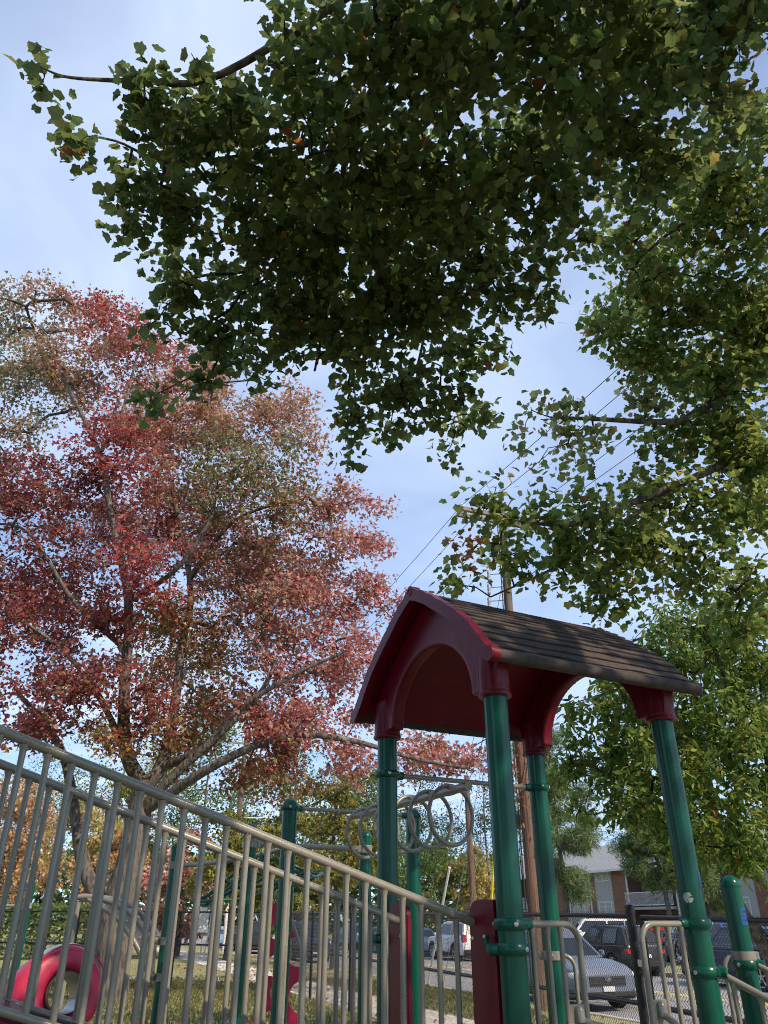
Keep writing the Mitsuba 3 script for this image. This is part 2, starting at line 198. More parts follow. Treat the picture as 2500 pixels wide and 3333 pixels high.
RED_LIMBS = [[(-5.84, 19.2, 0.19), (-5.98, 19.2, 1.5), (-5.81, 19.3, 2.81), (-5.82, 19.4, 3.73), (-5.8, 19.4, 4.35)], [(-6.04, 19.2, 1.5), (-6.83, 19.3, 2.52), (-7.26, 19.4, 3.52), (-7.91, 19.6, 5.04), (-8.75, 19.9, 6.01), (-9.61, 20, 6.76)], [(-5.8, 19.4, 4.35), (-6.3, 19.2, 5.18), (-6.49, 19, 6.49), (-6.7, 18.8, 8.88), (-7.57, 18.6, 11.53), (-8.18, 18.6, 13.35), (-9.91, 18.6, 16.36), (-10.87, 18.6, 18.21)], [(-5.8, 19.4, 4.35), (-5.47, 19.4, 4.78), (-5.34, 19.5, 5.92), (-5.37, 19.6, 7.89), (-5.42, 19.7, 9.93), (-6.86, 19.8, 14.62), (-7.03, 19.8, 16.39)], [(-5.47, 19.4, 4.78), (-4.21, 18.8, 5.21), (-3.44, 18.4, 6), (-2.1, 18, 6.73), (-1.01, 18, 7.25)], [(-5.82, 19.4, 3.73), (-5.15, 19, 4.4), (-3.87, 18.6, 5.5), (-3.02, 18.4, 6.34), (-2.62, 18.3, 7.23)], [(-6.7, 18.8, 8.88), (-5.28, 17.8, 9.37), (-4.5, 17.4, 10.48), (-4.31, 17.2, 11.32)], [(-5.42, 19.7, 9.93), (-4.26, 19, 11.31), (-2.7, 18.6, 11.83)], [(-6.3, 19.2, 5.18), (-6.94, 18.4, 6.34), (-7.89, 18, 7.37), (-9.11, 17.8, 8.13)], [(-6.65, 18.9, 7.66), (-7.87, 18.2, 8.65), (-9.32, 17.9, 10.47), (-10.6, 17.9, 10.74)], [(-5.82, 19.4, 3.73), (-3.86, 18.4, 4.72), (-2.26, 18.2, 5.31), (-0.75, 18.2, 5.2), (0.76, 18.4, 4.82), (1.95, 18.6, 4.65)], [(-8.18, 18.6, 13.35), (-7.62, 18.2, 14.36), (-7.37, 18, 16.58), (-7.1, 18, 17.67)], [(-7.03, 19.8, 16.39), (-5.55, 19.4, 16.45), (-3.91, 19.2, 16.48)]]
MAPLE_B_LIMBS = [[(4.51, 6.13, 7.01), (3.72, 5.94, 6.3), (2.84, 5.75, 5.59), (2.55, 5.7, 5.47), (1.85, 5.61, 5.44), (1.48, 5.6, 5.45)], [(4.37, 6.47, 5.51), (3.62, 6.07, 5.42), (2.76, 5.85, 4.98), (2.24, 5.76, 4.72), (1.6, 5.6, 4.39), (1.24, 5.51, 4.34), (0.92, 5.4, 4.33)], [(2.76, 5.85, 4.98), (2.01, 5.78, 4.48), (1.43, 5.67, 4.05), (0.85, 5.7, 3.78)], [(4.26, 5.25, 7.38), (3.43, 5.44, 6.17), (3.09, 5.62, 5.83)], [(4.26, 5.25, 7.38), (3.08, 4.55, 6.99), (2.56, 4.57, 6.74), (2.2, 4.79, 6.54)], [(3.43, 5.44, 6.17), (2.92, 5.51, 6.46), (2.42, 5.44, 6.17)]]
CHERRY_LIMBS = [[(3.63, 9.23, 1.63), (3.36, 8.27, 2.15), (2.92, 7.73, 2.31), (2.5, 7.42, 2.47), (2.15, 7.42, 2.67), (1.88, 7.47, 2.81)], [(3.36, 8.27, 2.15), (3, 7.67, 2.84), (2.68, 7.54, 3.3), (2.35, 7.43, 3.73)], [(3.36, 8.27, 2.15), (3.45, 7.65, 2.88), (3.32, 7.35, 3.66), (3.17, 7.28, 4.21)], [(4.12, 9.45, 1.63), (3.72, 7.78, 2.64), (3.68, 7.35, 3.66)]]
MAPLE_A_LIMBS = [[(1.7, 2.41, 5.89), (1.37, 2.87, 5.89), (1.16, 3.12, 5.84), (0.85, 3.4, 5.74), (0.71, 3.53, 5.72)], [(-0.22, 3, 5.65), (-0.4, 3.2, 5.49), (-0.64, 3.39, 5.34), (-0.8, 3.54, 5.26)], [(-0.32, 3.56, 5.24), (-0.4, 3.91, 5.01), (-0.48, 4.21, 4.86)], [(0.36, 3, 5.65), (0.38, 3.33, 5.44), (0.34, 3.79, 5.23), (0.23, 4.29, 4.93)], [(-0.85, 2.45, 5.41), (-1.25, 2.4, 5.28), (-1.41, 2.4, 5.28), (-1.59, 2.33, 5.2), (-1.68, 2.24, 5.15)], [(-1.12, 2.86, 5.26), (-1.51, 2.81, 5.37), (-1.68, 2.73, 5.31)]]
# ---------------------------------------------------------------- ground, road, pavement
RD, RN = V3(0.35, -0.9367), V3(0.9367, 0.35)          # along the street, and across it away from the playground
def st(s, t, z=0.0): return V3(*(RD * s + RN * t), z)
def band(s0, s1, prof, ds=40.0):
    S = np.linspace(s0, s1, max(2, int((s1 - s0) / ds) + 1)); n = len(prof)
    v = np.array([[st(s, t, z) for t, z in prof] for s in S]).reshape(-1, 3)
    i, j = np.meshgrid(np.arange(len(S) - 1), np.arange(n - 1), indexing='ij')
    f = np.stack([i * n + j, i * n + j + 1, (i + 1) * n + j + 1, (i + 1) * n + j], -1).reshape(-1, 4)
    return v, f[:, ::-1]
def up(m):
    v, f = cat(m if isinstance(m, list) else [m]); q = np.cross(v[f[:, 1]] - v[f[:, 0]], v[f[:, 2]] - v[f[:, 0]]); return (v, f[:, ::-1]) if q[:, 2].sum() < 0 else (v, f)
struct('ground', up(band(-700, 700, [(-700, 0), (-40, 0), (5.4, 0), (6.9, 0), (8.5, -0.05), (10.4, -0.17), (10.46, -0.36), (21.2, -0.36), (21.26, -0.18), (24, -0.16), (60, -0.16), (700, -0.16)])), 'm_grass')
struct('road', up(band(-700, 700, [(10.58, -0.30), (15.9, -0.24), (21.08, -0.30)])), 'm_road')
for t in (10.44, 21.08): struct('kerb', up([band(-400, 400, [(t, -0.34), (t + 0.005, -0.165), (t + 0.03, -0.15), (t + 0.12, -0.15), (t + 0.14, -0.165), (t + 0.145, -0.34)])]), 'm_walk')
for t in (15.66, 15.92): struct('road_line', up(band(-400, 400, [(t, -0.2385 - 0.0002), (t + 0.11, -0.2355)])), 'm_yellow')
struct('parking_lot', up([band(-42, 14, [(24.6, -0.152), (40, -0.152)])]), 'm_road')
labels['sidewalk'] = {'kind': 'structure'}
for k in range(44):
    s0 = -58 + 1.52 * k; z = 0.012 + 0.006 * rng.random()
    q = [st(s0 + 0.008, 5.42), st(s0 + 1.512, 5.42), st(s0 + 1.512, 6.86), st(s0 + 0.008, 6.86)]
    lo = np.array(q) + [0, 0, -0.05]; hi = np.array(q) * [1, 1, 0] + [0, 0, z]; hh = (hi - hi.mean(0)) * 0.985 + hi.mean(0)
    h = trimesh.convex.convex_hull(np.vstack([lo, hi - [0, 0, 0.008], hh])); put('slab', h, 'm_walk', 'sidewalk', smooth=False)
cl = spline([(-3.2, 25.2), (-5.0, 26.3), (-8.0, 26.9), (-14, 27.2), (-24, 27.4)], 6)
tn = np.gradient(cl, axis=0); tn /= np.linalg.norm(tn, axis=1, keepdims=True); nn = np.stack([-tn[:, 1], tn[:, 0]], 1) * 0.7
struct('footpath', up(strip(np.c_[cl + nn, 0 * cl[:, :1] + 0.012], np.c_[cl - nn, 0 * cl[:, :1] + 0.012])), 'm_walk')

# grass blades and fallen leaves where the camera sees the ground
def blades(n, x0, x1, y0, y1, h):
    b = np.c_[rng.uniform(x0, x1, n), rng.uniform(y0, y1, n), np.zeros(n)]
    d = b[:, :2] @ RN
    b = b[(d < 5.3) | ((d > 6.95) & (d < 10.3))]; d = b[:, :2] @ RN; b[:, 2] = -np.interp(d, [6.9, 8.5, 10.4], [0, .05, .17]); n = len(b)
    a = rng.uniform(0, 6.28, n); w = 0.012 * np.stack([np.cos(a), np.sin(a), 0 * a], 1); tip = b + np.c_[rng.normal(0, .03, (n, 2)), h * rng.uniform(.5, 1.2, n)]
    v = np.stack([b - w, b + w, tip], 1).reshape(-1, 3); g = rng.random((n, 1)); c = V3(.075, .115, .03) * (1 - g) + V3(.20, .20, .075) * g; c = np.where(rng.random((n, 1)) < .16, V3(.26, .21, .11), c)
    return v, np.arange(3 * n).reshape(-1, 3), np.repeat(c, 3, 0)
v, f, c = blades(42000, -9, 3, 12.5, 27, 0.075); stuff('grass', (v, f), 'm_far_leaf', 'short mown grass with dry patches around the playground', 'grass', color=c)
n = 5200; b = np.c_[rng.uniform(-14, 5, n), rng.uniform(9, 34, n)]; b = b[(b @ RN < 10.2)]; n = len(b)
a = rng.uniform(0, 6.28, n); s = rng.uniform(.03, .055, n); z0 = .02 - np.interp(b @ RN, [6.9, 8.5, 10.4], [0, .05, .17])
ex = np.stack([np.cos(a), np.sin(a), rng.normal(0, .3, n)], 1) * s[:, None]; ey = np.stack([-np.sin(a), np.cos(a), rng.normal(0, .3, n)], 1) * s[:, None]; o = np.c_[b, z0 + .02]
v = np.stack([o - ex, o - .6 * ey, o + ex, o + .8 * ey], 1).reshape(-1, 3); f = np.arange(4 * n).reshape(-1, 4)
c = np.array([(.30, .17, .07), (.22, .11, .05), (.34, .25, .12), (.28, .07, .05), (.16, .10, .06)])[rng.integers(0, 5, n)]
stuff('fallen_leaves', cat([(v, f)]), 'm_far_leaf', 'dry brown leaves scattered over the grass', 'leaf litter', color=np.repeat(c, 4, 0))

# ---------------------------------------------------------------- chain link fence
def chain_mesh(p0, p1, zb, zt0, zt1, r=0.0031, h=0.036):
    p0, p1 = V3(*p0), V3(*p1); L = np.linalg.norm(p1 - p0); e = (p1 - p0) / L; nrm = V3(-e[1], e[0]); W = int(L / h); K = int((max(zt0, zt1) - zb) / h) + 1
    i, k = np.meshgrid(np.arange(W), np.arange(K), indexing='ij'); x = (i + (k % 2)) * h; z = zb + k * h * 1.0
    z = np.minimum(z, zt0 + (zt1 - zt0) * x / L); y = np.where(k % 2 == 1, 0.002, -0.002)
    P = p0[None, None] + x[..., None] * e + y[..., None] * nrm; P = np.concatenate([P, z[..., None]], -1)
    E3, N3 = V3(*e, 0), V3(*nrm, 0); w = np.array([0.5, 2.6, 4.7]); off = r * (np.cos(w)[:, None] * N3 + np.sin(w)[:, None] * E3)
    v = (P[:, :, None] + off).reshape(-1, 3)
    a, b, q = np.meshgrid(np.arange(W), np.arange(K - 1), np.arange(3), indexing='ij'); q2 = (q + 1) % 3; B = (a * K + b) * 3; C = B + 3
    return cat([(v, np.stack([B + q, B + q2, C + q2, C + q], -1).reshape(-1, 4))])
def fence_post(p, zt, par, r=0.03, cap=True):
    k = put('post', lathe([(r, -0.1), (r, zt)], (*p, 0), 16), 'm_black', par)
    if cap: put('post_cap', lathe([(r + .004, zt - .06), (r + .005, zt - .055), (r + .005, zt), (r + .001, zt + .012), (.001, zt + .03)], (*p, 0), 16), 'm_black', k)
    for z in (zt * .35, zt * .7): put('tension_band', lathe([(r + .001, z - .011), (r + .004, z - .011), (r + .004, z + .011), (r + .001, z + .011)], (*p, 0), 16), 'm_black', k)
FA, FB, FC = V3(2.28, 8.0), V3(-2.57, 22.4), V3(-11.5, 25.1)
fe = thing('chain_link_fence', 'black vinyl chain link fence along the pavement behind the playground', 'fence')
def run(p0, p1, z0, z1, par, nposts, ends=(True, True), rail=.021):
    p0, p1 = V3(*p0), V3(*p1)
    put('mesh', chain_mesh(p0, p1, .05, z0 + .035, z1 + .035), 'm_mesh', par, smooth=True, kind='stuff', label='diamond wire mesh')
    for fz in (1.0, .555): put('rail', tube([(*p0, z0 * fz), (*p1, z1 * fz)], rail, 10), 'm_black', par)
    for i in range(nposts):
        if (i == 0 and not ends[0]) or (i == nposts - 1 and not ends[1]): continue
        t = i / (nposts - 1); fence_post(p0 + (p1 - p0) * t, (z0 + (z1 - z0) * t) + .04, par)
run(FA, FB, 1.545, 1.70, fe, 6, (False, True))
run(FB, FC, 1.70, 1.76, fe, 4, (False, True))
fence_post(FA, 1.62, fe, .041)
ga = thing('chain_link_gate', 'chain link gate with latch to the right of the thick fence post', 'gate')
e = (FA - FB) / np.linalg.norm(FA - FB); G0, G1 = FA + e * .16, FA + e * 1.75
run(G0, G1, 1.53, 1.50, ga, 2, (False, False), .022)
for p in (G0, G1): put('upright', tube([(*p, .05), (*p, 1.52)], .021, 10), 'm_black', ga)
lt = put('latch', [rbox((-.02, -.02, -.025), (.09, .02, .025), .006), tube([(.02, 0, -.14), (.02, 0, .09), (.07, 0, .12)], .007, 8)], 'm_black', ga)
scene[lt] = mikit.ply(frame(cat([rbox((-.02, -.02, -.025), (.13, .02, .025), .006), tube([(.04, 0, -.5), (.04, 0, .12), (.09, 0, .15)], .008, 8)]), (*(FA + e * .05), 1.1), (*e, 0), (-e[1], e[0], 0)), 'm_black', smooth=35)
put('hasp', frame(cat([rbox((.03, -.035, -.03), (.1, -.02, .03), .004)]), (*(FA + e * .03), 1.17), (*e, 0), (-e[1], e[0], 0)), 'm_steel', ga)
f2 = thing('chain_link_fence', 'black chain link fence running right from the gate behind the green posts', 'fence')
G2 = G1 + V3(2.6, -.5); run(G1 + e * .14, G2, 1.50, 1.52, f2, 3)

# ---------------------------------------------------------------- play equipment: shared pieces
A0 = math.radians(28.05); U, W_ = V3(math.cos(A0), math.sin(A0), 0), V3(math.sin(A0), -math.cos(A0), 0); C0 = V3(.847, 4.912, 0); Z = V3(0, 0, 1)
def L(u, w, z): return C0 + U * u + W_ * w + Z * z
def loc(m): return frame(m, C0, U, W_)
PR = .0635
def post(p, top, par, dome=True, r=PR):
    k = put('post', lathe([(r, -.15), (r, top - (r if dome else 0))], (p[0], p[1], 0), 32), 'm_green', par)
    if dome:
        w = np.linspace(0, math.pi / 2, 7); z0 = top - r
        put('post_cap', lathe([(r + .0025, z0 - .012), (r + .0035, z0 - .004)] + [(r * math.cos(a) + .0035 * math.cos(a) + 1e-4, z0 + r * math.sin(a)) for a in w], (p[0], p[1], 0), 32), 'm_green', k)
    return k
def clamp(p, z, d, par, m='m_green', h=.052, name='clamp'):
    """pipe clamp round a post with a socket lobe towards d and a recessed bolt"""
    d = V3(d[0], d[1], 0) / np.linalg.norm(d[:2]); s = V3(-d[1], d[0], 0); o = V3(p[0], p[1], z); r = PR
    ring = lathe([(r + .0005, -h / 2), (r + .010, -h / 2 + .002), (r + .017, -h / 4), (r + .0185, 0), (r + .017, h / 4), (r + .010, h / 2 - .002), (r + .0005, h / 2)], o, 32)
    lobe = frame(lathe([(.001, r - .01), (.024, r - .01), (.0265, r + .02), (.0255, r + .045), (.023, r + .052), (.001, r + .054)], (0, 0, 0), 16), o, s, Z, d)
    ears = [frame(rbox((sg * .012 - .011 + .03, r - .004, -h * .36), (sg * .012 + .011 + .03, r + .026, h * .36), .006), o, d * .5 + s * .86, -(s * .5) + d * .86) for sg in (-1.1, 1.1)]
    k = put(name, [ring, lobe] + ears, m, par)
    for b in (s * .75 - d * .55, -s * .9 - d * .3):
        b = b / np.linalg.norm(b); q = np.cross(Z, b)
        put('bolt', frame(lathe([(.0115, 0), (.0115, .004), (.009, .0065), (.0045, .007), (.0045, .003), (.0005, .003)], (0, 0, 0), 12), o + b * (r + .0165), q, Z, b), 'm_steel', k)
    return k
def bolt(p, b, par, r=.011):
    b = V3(*b) / np.linalg.norm(b); q = np.cross(Z, b); q = q / np.linalg.norm(q)
    put('bolt', frame(lathe([(r, -.002), (r, .003), (r * .7, .006), (.0005, .0065)], (0, 0, 0), 12), p, q, np.cross(b, q), b), 'm_steel', par)
def baluster(a, b, par, r=.0133):
    a, b = V3(*a), V3(*b); d = (b - a) / np.linalg.norm(b - a); L_ = np.linalg.norm(b - a)
    put('baluster', tube([a, a + d * .012, a + d * .03, a + d * .06, b], [r * 1.5, r * 1.3, r * 1.05, r, r], 14), 'm_tan', par)
# ---------------------------------------------------------------- roofed play tower
P1, P2, P3, P4 = L(-.61, -.61, 0), L(-.61, .61, 0), L(.61, -.61, 0), L(.61, .61, 0)
P5 = (P3 + P4) / 2 + U * 1.22 * math.sqrt(3) / 2
tw = thing('play_tower', 'roofed play tower with brown gable roof on four dark green posts', 'play tower')
PK = [post(p, 2.72, tw, False) for p in (P1, P2, P3, P4)] + [post(P5, 1.775, tw)]
RW = np.array([0, .09, .18, .31, .43, .55, .64, .72, .80]); RZ = np.array([3.355, 3.315, 3.267, 3.178, 3.094, 3.003, 2.913, 2.817, 2.735])
def prof(off, n=33):
    w = np.linspace(0, .80, n); z = np.interp(w, RW, RZ); t = np.gradient(np.c_[w, z], axis=0); t /= np.linalg.norm(t, axis=1, keepdims=True)
    return np.c_[w - t[:, 1] * off, z + t[:, 0] * off]
def sheet(o0, o1, u0, u1):
    a, b = prof(o0), prof(o1); a = np.vstack([a[::-1] * [-1, 1], a[1:]]); b = np.vstack([b[::-1] * [-1, 1], b[1:]])
    ring = np.vstack([a, b[::-1]]); n = len(ring); v = np.vstack([np.c_[0 * ring[:, 0] + q, ring] for q in (u0, u1)]); i = np.arange(n); j = (i + 1) % n
    f = [np.stack([i, j, n + j, n + i], 1)]; m = len(a); k = np.arange(m - 1)
    f += [np.stack([k, 2 * m - 1 - k, 2 * m - 2 - k, k + 1], 1), np.stack([n + k, n + k + 1, n + 2 * m - 2 - k, n + 2 * m - 1 - k], 1)]
    return cat([(v, np.vstack(f))])
rf = put('roof', loc(sheet(-.010, -.034, -.728, .748)), 'm_red', tw, label='dark red moulded underside of the roof')
# shingle courses: stepped, wavy lower edges
S = np.r_[0, np.cumsum(np.linalg.norm(np.diff(prof(0, 200), axis=0), axis=1))]; PP = prof(0, 200)
def on(s, off):
    i = np.clip(np.interp(s, S, np.arange(200)), 0, 198.999); a = i.astype(int); p = PP[a] + (PP[a + 1] - PP[a]) * (i - a)[..., None]
    t = PP[np.minimum(a + 1, 199)] - PP[a]; t /= np.linalg.norm(t, axis=-1, keepdims=True); return np.stack([p[..., 0] - t[..., 1] * off, p[..., 1] + t[..., 0] * off], -1)
NC = 13; uu = np.linspace(-.722, .760, 90)
for side in (1, -1):
    for k in range(NC):
        s0 = S[-1] * k / NC; s1 = S[-1] * (k + 1) / NC
        wav = .012 * (meshkit.fbm(np.c_[uu * 3.1, uu * 0 + k * 7.3, uu * 0 + side], 3) - .5) * 2 + .0035 * np.sin(uu * 21 + k * 2.1)
        lo = np.clip(s1 + .006 + wav * (k < NC - 1), 0, S[-1] - .002); rows = []
        for s, off in ((np.full_like(uu, max(s0 - .015, .004)), -.006), ((s0 + lo) / 2, .006), (lo - .004, .0095), (lo, .0075), (lo + .001, -.008)):
            p = on(s, np.full_like(uu, off) + (.002 * meshkit.fbm(np.c_[uu * 30, s * 30, s * 0 + k], 2) if off > 0 else 0)); rows.append(np.c_[uu, side * p[:, 0], p[:, 1]])
        v = np.vstack(rows); n = len(uu); i, j = np.meshgrid(np.arange(len(rows) - 1), np.arange(n - 1), indexing='ij'); f = np.stack([i * n + j, i * n + j + 1, (i + 1) * n + j + 1, (i + 1) * n + j], -1).reshape(-1, 4)
        put('shingle_course', loc(cat([(v, f if side > 0 else f[:, ::-1])])), 'm_roof', rf, smooth=50)
for side in (1, -1):
    put('eave', loc(tube([(-.725, side * .795, 2.728), (.0, side * .795, 2.724), (.755, side * .795, 2.728)], .034, 18)), 'm_roof', rf)
put('ridge_cap', loc(cat([tube([(-.715, 0, 3.345), (.755, 0, 3.340)], .021, 16)])), 'm_red', rf)
# gable trim at both ends, with a wavy upper edge and rounded ends
for u0, u1 in ((-.775, -.715), (.745, .785)):
    q = prof(0, 40); wob = .004 * np.sin(np.linspace(0, 44, 40)); hi = q + np.c_[0 * wob, (.018 + wob) if u0 < 0 else 0 * wob - .022]; lo = prof(-.046, 40)
    poly = Polygon(np.vstack([hi, lo[::-1]])).buffer(.006).union(Polygon(np.vstack([hi * [-1, 1], (lo * [-1, 1])[::-1]])).buffer(.006))
    if u0 < 0: poly = poly.union(Point(0, 3.355).buffer(.037))
    for sg in ((1, -1) if u0 < 0 else ()): poly = poly.union(Point(sg * .795, 2.728).buffer(.043))
    m = frame(prism(poly.simplify(.002), 0, u1 - u0), (0, 0, 0), (0, 1, 0), (0, 0, 1), (1, 0, 0)); v, f = m; v = v + [u0, 0, 0]
    put('gable_trim', loc((v, f)), 'm_red', rf, smooth=40)
    if u0 < 0: put('ridge_end', loc(lathe([(.0005, 0), (.016, 0), (.019, .004), (.024, .004), (.028, 0)], (u0 - .001, 0, 3.352), 20, axis=(-1, 0, 0))), 'm_red', rf)
# gable walls with an arched opening that run down into collars on the posts
import manifold3d as m3
def gable(u0):
    o = prof(-.030, 40); out = np.vstack([(o * [-1, 1])[::-1], o[1:]]); out = out[(np.abs(out[:, 0]) < .735)]
    outer = Polygon(np.vstack([out, [(.684, 2.60), (-.684, 2.60)]])); w = np.linspace(0, math.pi, 40)
    arch = Polygon(np.vstack([np.c_[.452 * np.cos(w), 2.60 + .40 * np.sin(w)], [(-.46, 2.5), (.46, 2.5)]]))
    pl = outer.difference(arch).buffer(0)
    pl = max(getattr(pl, 'geoms', [pl]), key=lambda q: q.area); ec = np.array(pl.exterior.coords)[:-1]; ec = ec if pl.exterior.is_ccw else ec[::-1]; cs = m3.CrossSection([ec]); m = m3.Manifold.extrude(cs, .085).translate((0, 0, -.0425))
    for sg in (1, -1):
        pr = [(0, 2.567), (.084, 2.567), (.084, 2.70), (.074, 2.80), (.0, 2.86)]
        c = m3.Manifold.revolve(m3.CrossSection([np.array(pr)]), 28); c = c.transform(np.array([[1, 0, 0, sg * .61], [0, 0, 1, 0], [0, 1, 0, 0]], float))
        m = m + c
    m = m.refine_to_length(.022).to_mesh(); t = trimesh.Trimesh(m.vert_properties[:, :3], m.tri_verts); t.merge_vertices()
    trimesh.smoothing.filter_taubin(t, .5, .53, 14)
    v = np.array(t.vertices); f = np.array(t.faces)
    if t.volume < 0: f = f[:, ::-1]
    v = np.stack([v[:, 2] + u0, v[:, 0], v[:, 1]], 1); return v, f
for u0 in (-.61, .61):
    g = put('gable_arch', loc(gable(u0)), 'm_red', rf, smooth=True, label='dark red gable wall with an arched opening')
for p in (P1, P2, P3, P4):
    put('collar_lip', lathe([(PR + .001, 2.558), (.088, 2.558), (.0905, 2.563), (.0905, 2.574), (.088, 2.58), (.083, 2.581)], (*p[:2], 0), 32), 'm_red', rf)
# decks
def deck(poly, z, name='deck'):
    return put(name, prism(poly, z - .05, z), 'm_tan', tw)
deck(Polygon([tuple(q[:2]) for q in (P1, P2, P4, P3)]).buffer(-.02), .56); deck(Polygon([tuple(q[:2]) for q in (P3, P4, P5)]).buffer(-.02), .36)
# cross bar for the loop ladder, on the far side
clamp(P1, 2.335, U, tw, h=.046); clamp(P3, 2.335, -U, tw, h=.046)
put('cross_bar', tube([P1 + U * .1 + Z * 2.335, P3 - U * .1 + Z * 2.335], .0155, 14), 'm_tan', tw)
# barrier loops either side of the climber opening (near side), on P2 and P4
def barrier(sg, zc):
    b = numbered('barrier', tw); uo = .207 if sg < 0 else .205; us = sg * .535
    e = V3(0, 0, 0); top = 1.487; R = .085
    a = [L(us, .61, top), L(sg * (uo + R), .61, top)] + [L(sg * (uo + R) - sg * R * math.sin(q), .61, top - R + R * math.cos(q)) for q in np.radians(np.arange(15, 91, 15))] + [L(sg * uo, .61, .64)]
    put('frame', tube(a, .0155, 14), 'm_tan', b)
    for u in (.49, .398, .318): baluster(L(sg * u, .61, top - .012), L(sg * u, .61, .64), b, .0125)
    put('bottom_rail', tube([L(sg * .54, .61, .64), L(sg * uo, .61, .64)], .0155, 14), 'm_tan', b)
    put('bracket_plate', loc(rbox((min(sg * .205, sg * .315), .604, .98), (max(sg * .205, sg * .315), .616, 1.157), .004)), 'm_tan', b)
    h = spline([(sg * .26, .615, 1.145), (sg * .26, .635, 1.142), (sg * .258, .645, 1.12), (sg * .256, .648, 1.09)], 6)
    put('boss', loc(cat([tube([(sg * .26, .622, 1.132), (sg * .26, .628, 1.085)], .0235, 16), lathe([(.0235, 0), (.02, .012), (.012, .019), (.0005, .022)], (sg * .26, .622, 1.132), 16)])), 'm_tan', b)
    hp = spline([(sg * .26, .625, 1.095), (sg * .245 + .015, .66, 1.082), (sg * .2 + .05, .74, 1.04), (sg * .2 + .075, .82, .90), (sg * .2 + .08, .86, .6), (sg * .2 + .08, .88, 0)], 8)
    put('hand_hoop', loc(tube(hp, .0165, 12)), 'm_tan', b)
    clamp(P2 if sg < 0 else P4, top, U if sg < 0 else -U, tw); return b
barrier(-1, 0); barrier(1, 0)
clamp(P2, 1.385, -U * .94 - W_ * .34, tw); clamp(P2, .72, U, tw); clamp(P4, .72, -U, tw)
# tan bands and hoops of the far opening between P3 and P5
D35 = (P5 - P3) / np.linalg.norm(P5 - P3)
def hoop(p, d, zt):
    b = numbered('hoop', tw); n = V3(-d[1], d[0], 0); r = PR
    put('band', lathe([(r + .0008, -.026), (r + .007, -.026), (r + .0085, -.02), (r + .0085, .02), (r + .007, .026), (r + .0008, .026)], p * [1, 1, 0] + Z * zt, 32), 'm_tan', b)
    put('band_ear', frame(rbox((-r - .03, -.02, -.024), (-r + .01, .02, .024), .006), p * [1, 1, 0] + Z * zt, d, n), 'm_tan', b)
    bolt(p * [1, 1, 0] + Z * zt - n * (r + .009) - d * .02, -n, b)
    R = .07; x0 = .132 - R
    a = [p + d * r + Z * zt, p + d * x0 + Z * zt] + [p + d * (x0 + R * math.sin(q)) + Z * (zt - R + R * math.cos(q)) for q in np.radians(np.arange(15, 91, 15))] + [p + d * .132 + Z * .45]
    a = [q * [1, 1, 1] for q in a]; put('tube', tube(a, .0135, 12), 'm_tan', b)
hoop(P3 * [1, 1, 0], D35, 1.304); hoop(P5 * [1, 1, 0], -D35, 1.303)
# red end panels where the walkway meets the tower
for w0, w1, cut in ((.335, .552, .07), (-.50, -.29, .075)):
    pl = sbox(w0, .5, w1, 1.592)
    c = [(w0, 1.592)] if w0 > 0 else [(w1, 1.592)]
    for x, y in c: pl = pl.difference(sbox(min(x, x + (cut if x == w0 else -cut)), y - cut, max(x, x + (cut if x == w0 else -cut)), y)).union(Point(x + (cut if x == w0 else -cut), y - cut).buffer(cut, 12).intersection(pl))
    pl = pl.buffer(-.006).buffer(.006)
    m = [frame(prism(pl.buffer(-.004), -.0145, .0145), (0, 0, 0), (0, 1, 0), (0, 0, 1), (1, 0, 0)), frame(prism(pl, -.0105, .0105), (0, 0, 0), (0, 1, 0), (0, 0, 1), (1, 0, 0))]
    v, f = cat(m); put('end_panel', loc((v + [-.645, 0, 0], f)), 'm_red', tw, smooth=40)
    if w0 < 0: clamp(P1, 1.41, -U * .95 + W_ * .3, tw)
# the tab that ties the lower clamp to the near panel
q = put('panel_tab', loc(cat([rbox((-.70, .515, 1.37), (-.655, .545, 1.40), .006), tube([(-.69, .525, 1.385), (-.69, .515, 1.42), (-.675, .505, 1.435)], .011, 10)])), 'm_green', tw)
bolt(L(-.69, .505, 1.435), -U, q, .009)
# age sticker on P5 and a worn round sticker on P4
def curved(p, a0, pts2, r, m, name, par, lab=None):
    v, f = pts2; a = a0 + v[:, 0] / r; rr = r + v[:, 2]
    put(name, (np.c_[p[0] + rr * np.cos(a), p[1] + rr * np.sin(a), v[:, 1]], f), m, par, smooth=False, label=lab)
plain('m_blue_label', (0.010, 0.07, 0.27), 0.45); plain('m_navy_ink', (0.004, 0.012, 0.09), 0.5); plain('m_worn_label', (0.42, 0.46, 0.45), 0.6)
a5 = math.atan2(-P5[1], -P5[0]) + 1.02
g = trimesh.creation.extrude_polygon(sbox(-.035, -.052, .035, .034).union(sbox(-.028, .034, .028, .05)), .0008, engine='earcut').subdivide().subdivide().subdivide()
curved(P5, a5, (np.array(g.vertices) + [0, 1.53, .0006], g.faces), PR, 'm_blue_label', 'age_label', PK[4], 'blue label with dark lettering')
for i, tx in enumerate(('AGES', '5-12', 'YEARS')):
    m = meshkit.text_mesh(tx, .0135, .0004, bold=True); v = np.array(m.vertices); v[:, 0] -= (v[:, 0].min() + v[:, 0].max()) / 2; v[:, 0] *= .9
    curved(P5, a5, (v + [0, 1.53 + .018 - .0245 * i, .0016], m.faces), PR, 'm_navy_ink', 'lettering', PK[4])
a4 = math.atan2(-P4[1], -P4[0]) - .25
pl = Point(0, 0).buffer(.026).difference(unary_union([Polygon([(-.004, .0), (.03, .012), (.03, -.002)]), Polygon([(-.01, -.002), (.005, -.03), (-.002, -.03)]), Polygon([(.012, -.03), (.03, -.03), (.03, -.012)]), Polygon([(.016, .03), (.03, .03), (.03, .008), (.014, .014)])]))
